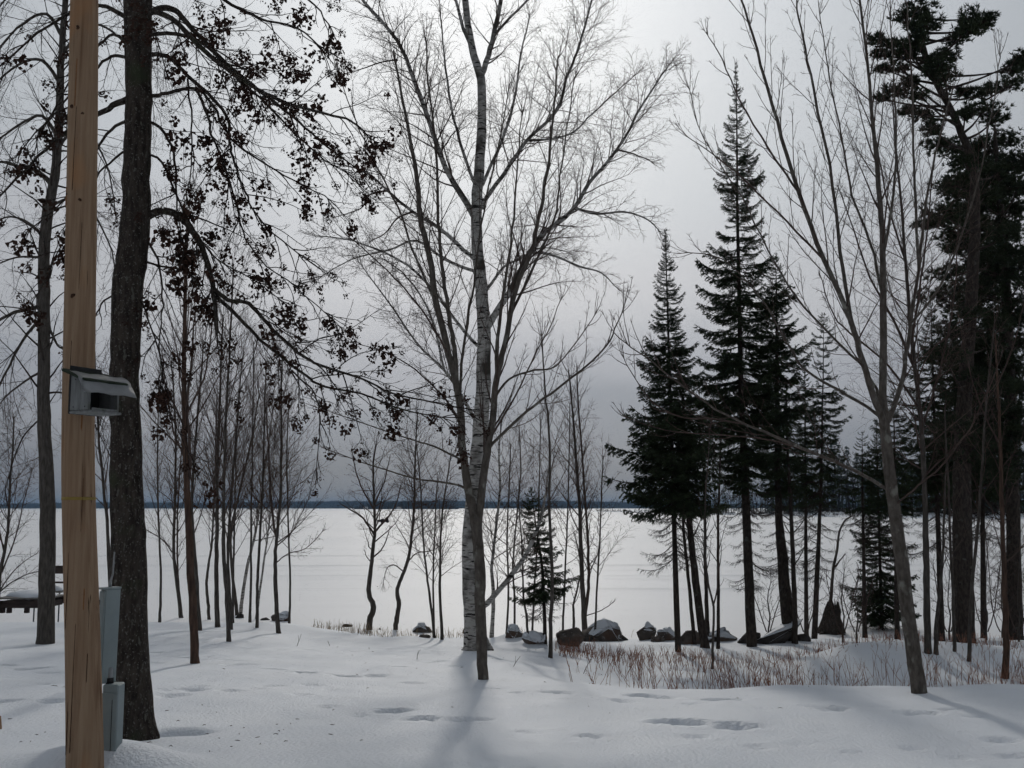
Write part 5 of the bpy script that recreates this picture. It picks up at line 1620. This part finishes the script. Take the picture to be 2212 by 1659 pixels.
xs = np.arange(-5200, 5201, 60.0)
YF = 4000
Vv, Qq = [], []
for i, x in enumerate(xs):
    hz = float(hillz(np.array(x)))
    yb = YF + 80 * float(vnoise(x / 700, 0, 63))
    Vv += [(x, yb, LAKE - 1), (x, yb + 120, LAKE + hz * .55), (x, yb + 420, LAKE + hz), (x, yb + 1400, LAKE - 2)]
for i in range(len(xs) - 1):
    for k in range(3):
        a = i * 4 + k
        Qq.append((a, a + 4, a + 5, a + 1))
tag(link("hills", make_mesh("hills", Vv, Qq, None, [M["far_wood"]])), "low wooded hills on the far shore of the lake", "hill", kind="structure")
spec = []
for i in range(9000):
    x = nr.uniform(-5100, 5100)
    t = nr.rand()
    yb = YF + 80 * float(vnoise(x / 700, 0, 63))
    hz = float(hillz(np.array(x)))
    z = LAKE + (hz * .55 * min(1, t / .3) if t < .3 else hz * (.55 + .45 * (t - .3) / .7))
    y = yb + (120 * t / .3 if t < .3 else 120 + 300 * (t - .3) / .7)
    hh = nr.uniform(6, 11)
    spec.append((x, y, z - 2, hh, hh * nr.uniform(.22, .34)))
tag(link("far_forest", cones(spec, M["far_wood"], "far_forest")), "dark blue forest band along the far shore", "forest", kind="stuff")
# nearer wooded point behind the crooked small tree
spec = []
pw0, pw1 = at(765, 1100, 2300)[0], at(985, 1100, 2300)[0]
for i in range(420):
    x = nr.uniform(pw0, pw1)
    e = min(1, (x - pw0) / 40, (pw1 - x) / 60)
    hh = nr.uniform(9, 21) * (.45 + .55 * max(0, e))
    spec.append((x, 2300 + nr.uniform(0, 120), LAKE - 1, hh, hh * .28))
tag(link("wooded_point", cones(spec, M["far_wood"], "wooded_point")), "darker wooded point in front of the far shore, behind the crooked tree", "forest", kind="stuff")
for i, (px, lab) in enumerate([(790, "tiny white house at the left end of the wooded point"), (862, "tiny white house near the right end of the wooded point")]):
    p = at(px, 1094, 2280)
    hs = empty("far_house", (p[0], 2280, LAKE), lab, "house", "houses on the far point")
    link("wall", box_mesh("wall", M["white_wall"], [((0, 0, 2.2), (9, 6, 4.4))], .05), hs)
    me = bpy.data.meshes.new("roof")
    me.from_pydata([(-5, -3.6, 4.3), (5, -3.6, 4.3), (5, 3.6, 4.3), (-5, 3.6, 4.3), (-5, 0, 7), (5, 0, 7)], [], [(0, 1, 5, 4), (2, 3, 4, 5), (0, 4, 3), (1, 2, 5), (0, 3, 2, 1)])
    me.materials.append(M["roof_grey"])
    link("roof", me, hs)
    for xx in (-2.5, 2.5):
        link("window", box_mesh("window", M["dark_metal"], [((xx, -3.02, 2.4), (1.4, .08, 1.3))], 0), hs)
# wooded land on the right side of the lake
def shore_y(px):
    return float(np.interp(px, [1280, 1400, 1500, 1600, 1750, 2000, 2300, 2700], [900, 700, 560, 470, 400, 345, 310, 290]))


Vv, Qq = [], []
pxs = np.arange(1270, 2720, 25)
for i, px in enumerate(pxs):
    Y = shore_y(px)
    x = (px - W0 / 2) / F0 * Y
    x2 = (px - W0 / 2) / F0 * (Y + 160)
    up = min(1, (px - 1260) / 250)
    Vv += [(x, Y - 6, LAKE - .8), (x, Y, LAKE + .5), (x * 1.03, Y * 1.03 + 4, LAKE + 1.6 * up), (x2, Y + 160, LAKE + 3 * up)]
for i in range(len(pxs) - 1):
    for k in range(3):
        a = i * 4 + k
        Qq.append((a, a + 4, a + 5, a + 1))
tag(link("headland", make_mesh("headland", Vv, Qq, None, [M["snow"]])), "low snowy headland on the right side of the lake", "land", kind="structure")


def far_conifer_mesh(seed):
    rng = random.Random(seed)
    V, T = [], []
    tb = Tubes()
    tb.add([(0, 0, -.05), (0, 0, .5), (0, 0, 1)], [.016, .012, .002], 5)
    for i in range(420):
        z = .10 + .9 * rng.random() ** 1.15
        rad = (.17 * (1 - z) ** .8 + .01) * rng.uniform(.3, 1.1)
        a = rng.uniform(0, 6.28)
        c = (rad * math.cos(a), rad * math.sin(a), z - rad * .3)
        d = vnorm((math.cos(a), math.sin(a), -.35))
        b = vnorm((-math.sin(a), math.cos(a), rng.uniform(-.5, .5)))
        s = len(V)
        L, w = .05 * rng.uniform(.6, 1.2), .022
        V += [tuple(c[k] - b[k] * w for k in range(3)), tuple(c[k] + b[k] * w for k in range(3)), tuple(c[k] + d[k] * L for k in range(3))]
        T.append((s, s + 1, s + 2))
    return make_mesh("crown", V, None, T, [M["needle"]], False), tb.mesh("trunk", M["bark_conifer"])


def far_bare_mesh(seed):
    rng = random.Random(seed)
    tr, tb = Tubes(), Tubes()
    p = wander((0, 0, -.05), (0, 0, 1), 1.0, 8, .04, .05, rng)
    tr.add(p, [.016 - .0135 * i / 8 for i in range(9)], 5)
    sty = [dict(dens=26, ang=(.6, .15), ln=.34, curl=.09, trop=.06, hook=0, n=4, r=.0042), dict(dens=40, ang=(.6, .2), ln=.4, curl=.12, trop=.03, hook=0, n=2, r=.0028)]
    spawn(tb, p, .016, .003, 0, sty, rng, .25)
    return tb.mesh("crown", M["far_bare"]), tr.mesh("trunk", M["far_bare"])


FC = [far_conifer_mesh(600 + i) for i in range(4)]
FB = [far_bare_mesh(620 + i) for i in range(4)]
rf = random.Random(99)
for i in range(190):
    px = 1390 + (i + rf.random()) / 190 * 1020
    Y = shore_y(px) + rf.uniform(3, 60)
    x = (px - W0 / 2) / F0 * Y
    con = rf.random() < .55
    up = min(1, max(.18, (px - 1400) / 380))
    hh = rf.uniform(15, 27) * up * (1.0 if con else .85)
    hh *= Y / 360 if Y > 420 else 1
    o = empty("far_spruce" if con else "far_bare_tree", (x, Y, LAKE + .4), "dark evergreen in the far wood on the right side of the lake" if con else "grey leafless tree in the far wood on the right side of the lake", "tree",
              "evergreens of the far right wood" if con else "leafless trees of the far right wood")
    s = (hh * rf.uniform(.9, 1.3), hh * rf.uniform(.9, 1.3), hh)
    o.scale = s
    o.rotation_euler = (0, 0, rf.uniform(0, 6.28))
    cm, tm = rf.choice(FC if con else FB)
    link("crown", cm, o)
    link("trunk", tm, o)
# scrub at the tip of the headland
pts = []
tb = Tubes()
for i in range(700):
    px = rf.uniform(1285, 1900)
    Y = shore_y(px) - 2 + rf.uniform(0, 8)
    x = (px - W0 / 2) / F0 * Y
    L = rf.uniform(.8, 3.0) * min(1, .4 + (1900 - px) / 400)
    p = wander((x, Y, LAKE), off_axis((0, 0, 1), rf.uniform(0, .6), rf.uniform(0, 6.28)), L, 3, .15, 0, rf)
    tb.add(p, [.10, .08, .06, .03], 3)
    for k in range(2):
        tb.add(wander(p[1], off_axis((0, 0, 1), rf.uniform(.3, .9), rf.uniform(0, 6.28)), L * .5, 2, .1, 0, rf), [.07, .05, .03], 3)
tag(link("far_scrub", tb.mesh("far_scrub", M["far_bare"])), "low dark scrub along the shore of the far headland", "scrub", kind="stuff")

# ------------------------------------------------------------------ the air over the lake
hz = bpy.data.materials.new("haze")
hz.use_nodes = True
hz.cycles.homogeneous_volume = True
nt = hz.node_tree
for n in list(nt.nodes):
    if n.type != "OUTPUT_MATERIAL":
        nt.nodes.remove(n)
pv = nt.nodes.new("ShaderNodeVolumePrincipled")
pv.inputs["Color"].default_value = (0.42, 0.67, 1.0, 1)
pv.inputs["Density"].default_value = 0.0001
pv.inputs["Anisotropy"].default_value = 0.0
nt.links.new(pv.outputs[0], nt.nodes["Material Output"].inputs["Volume"])
me = box_mesh("haze", hz, [((0, 2500, 27), (21000, 19000, 66))], 0)
tag(link("haze", me), "thin blue winter haze over the lake", "haze", kind="stuff")
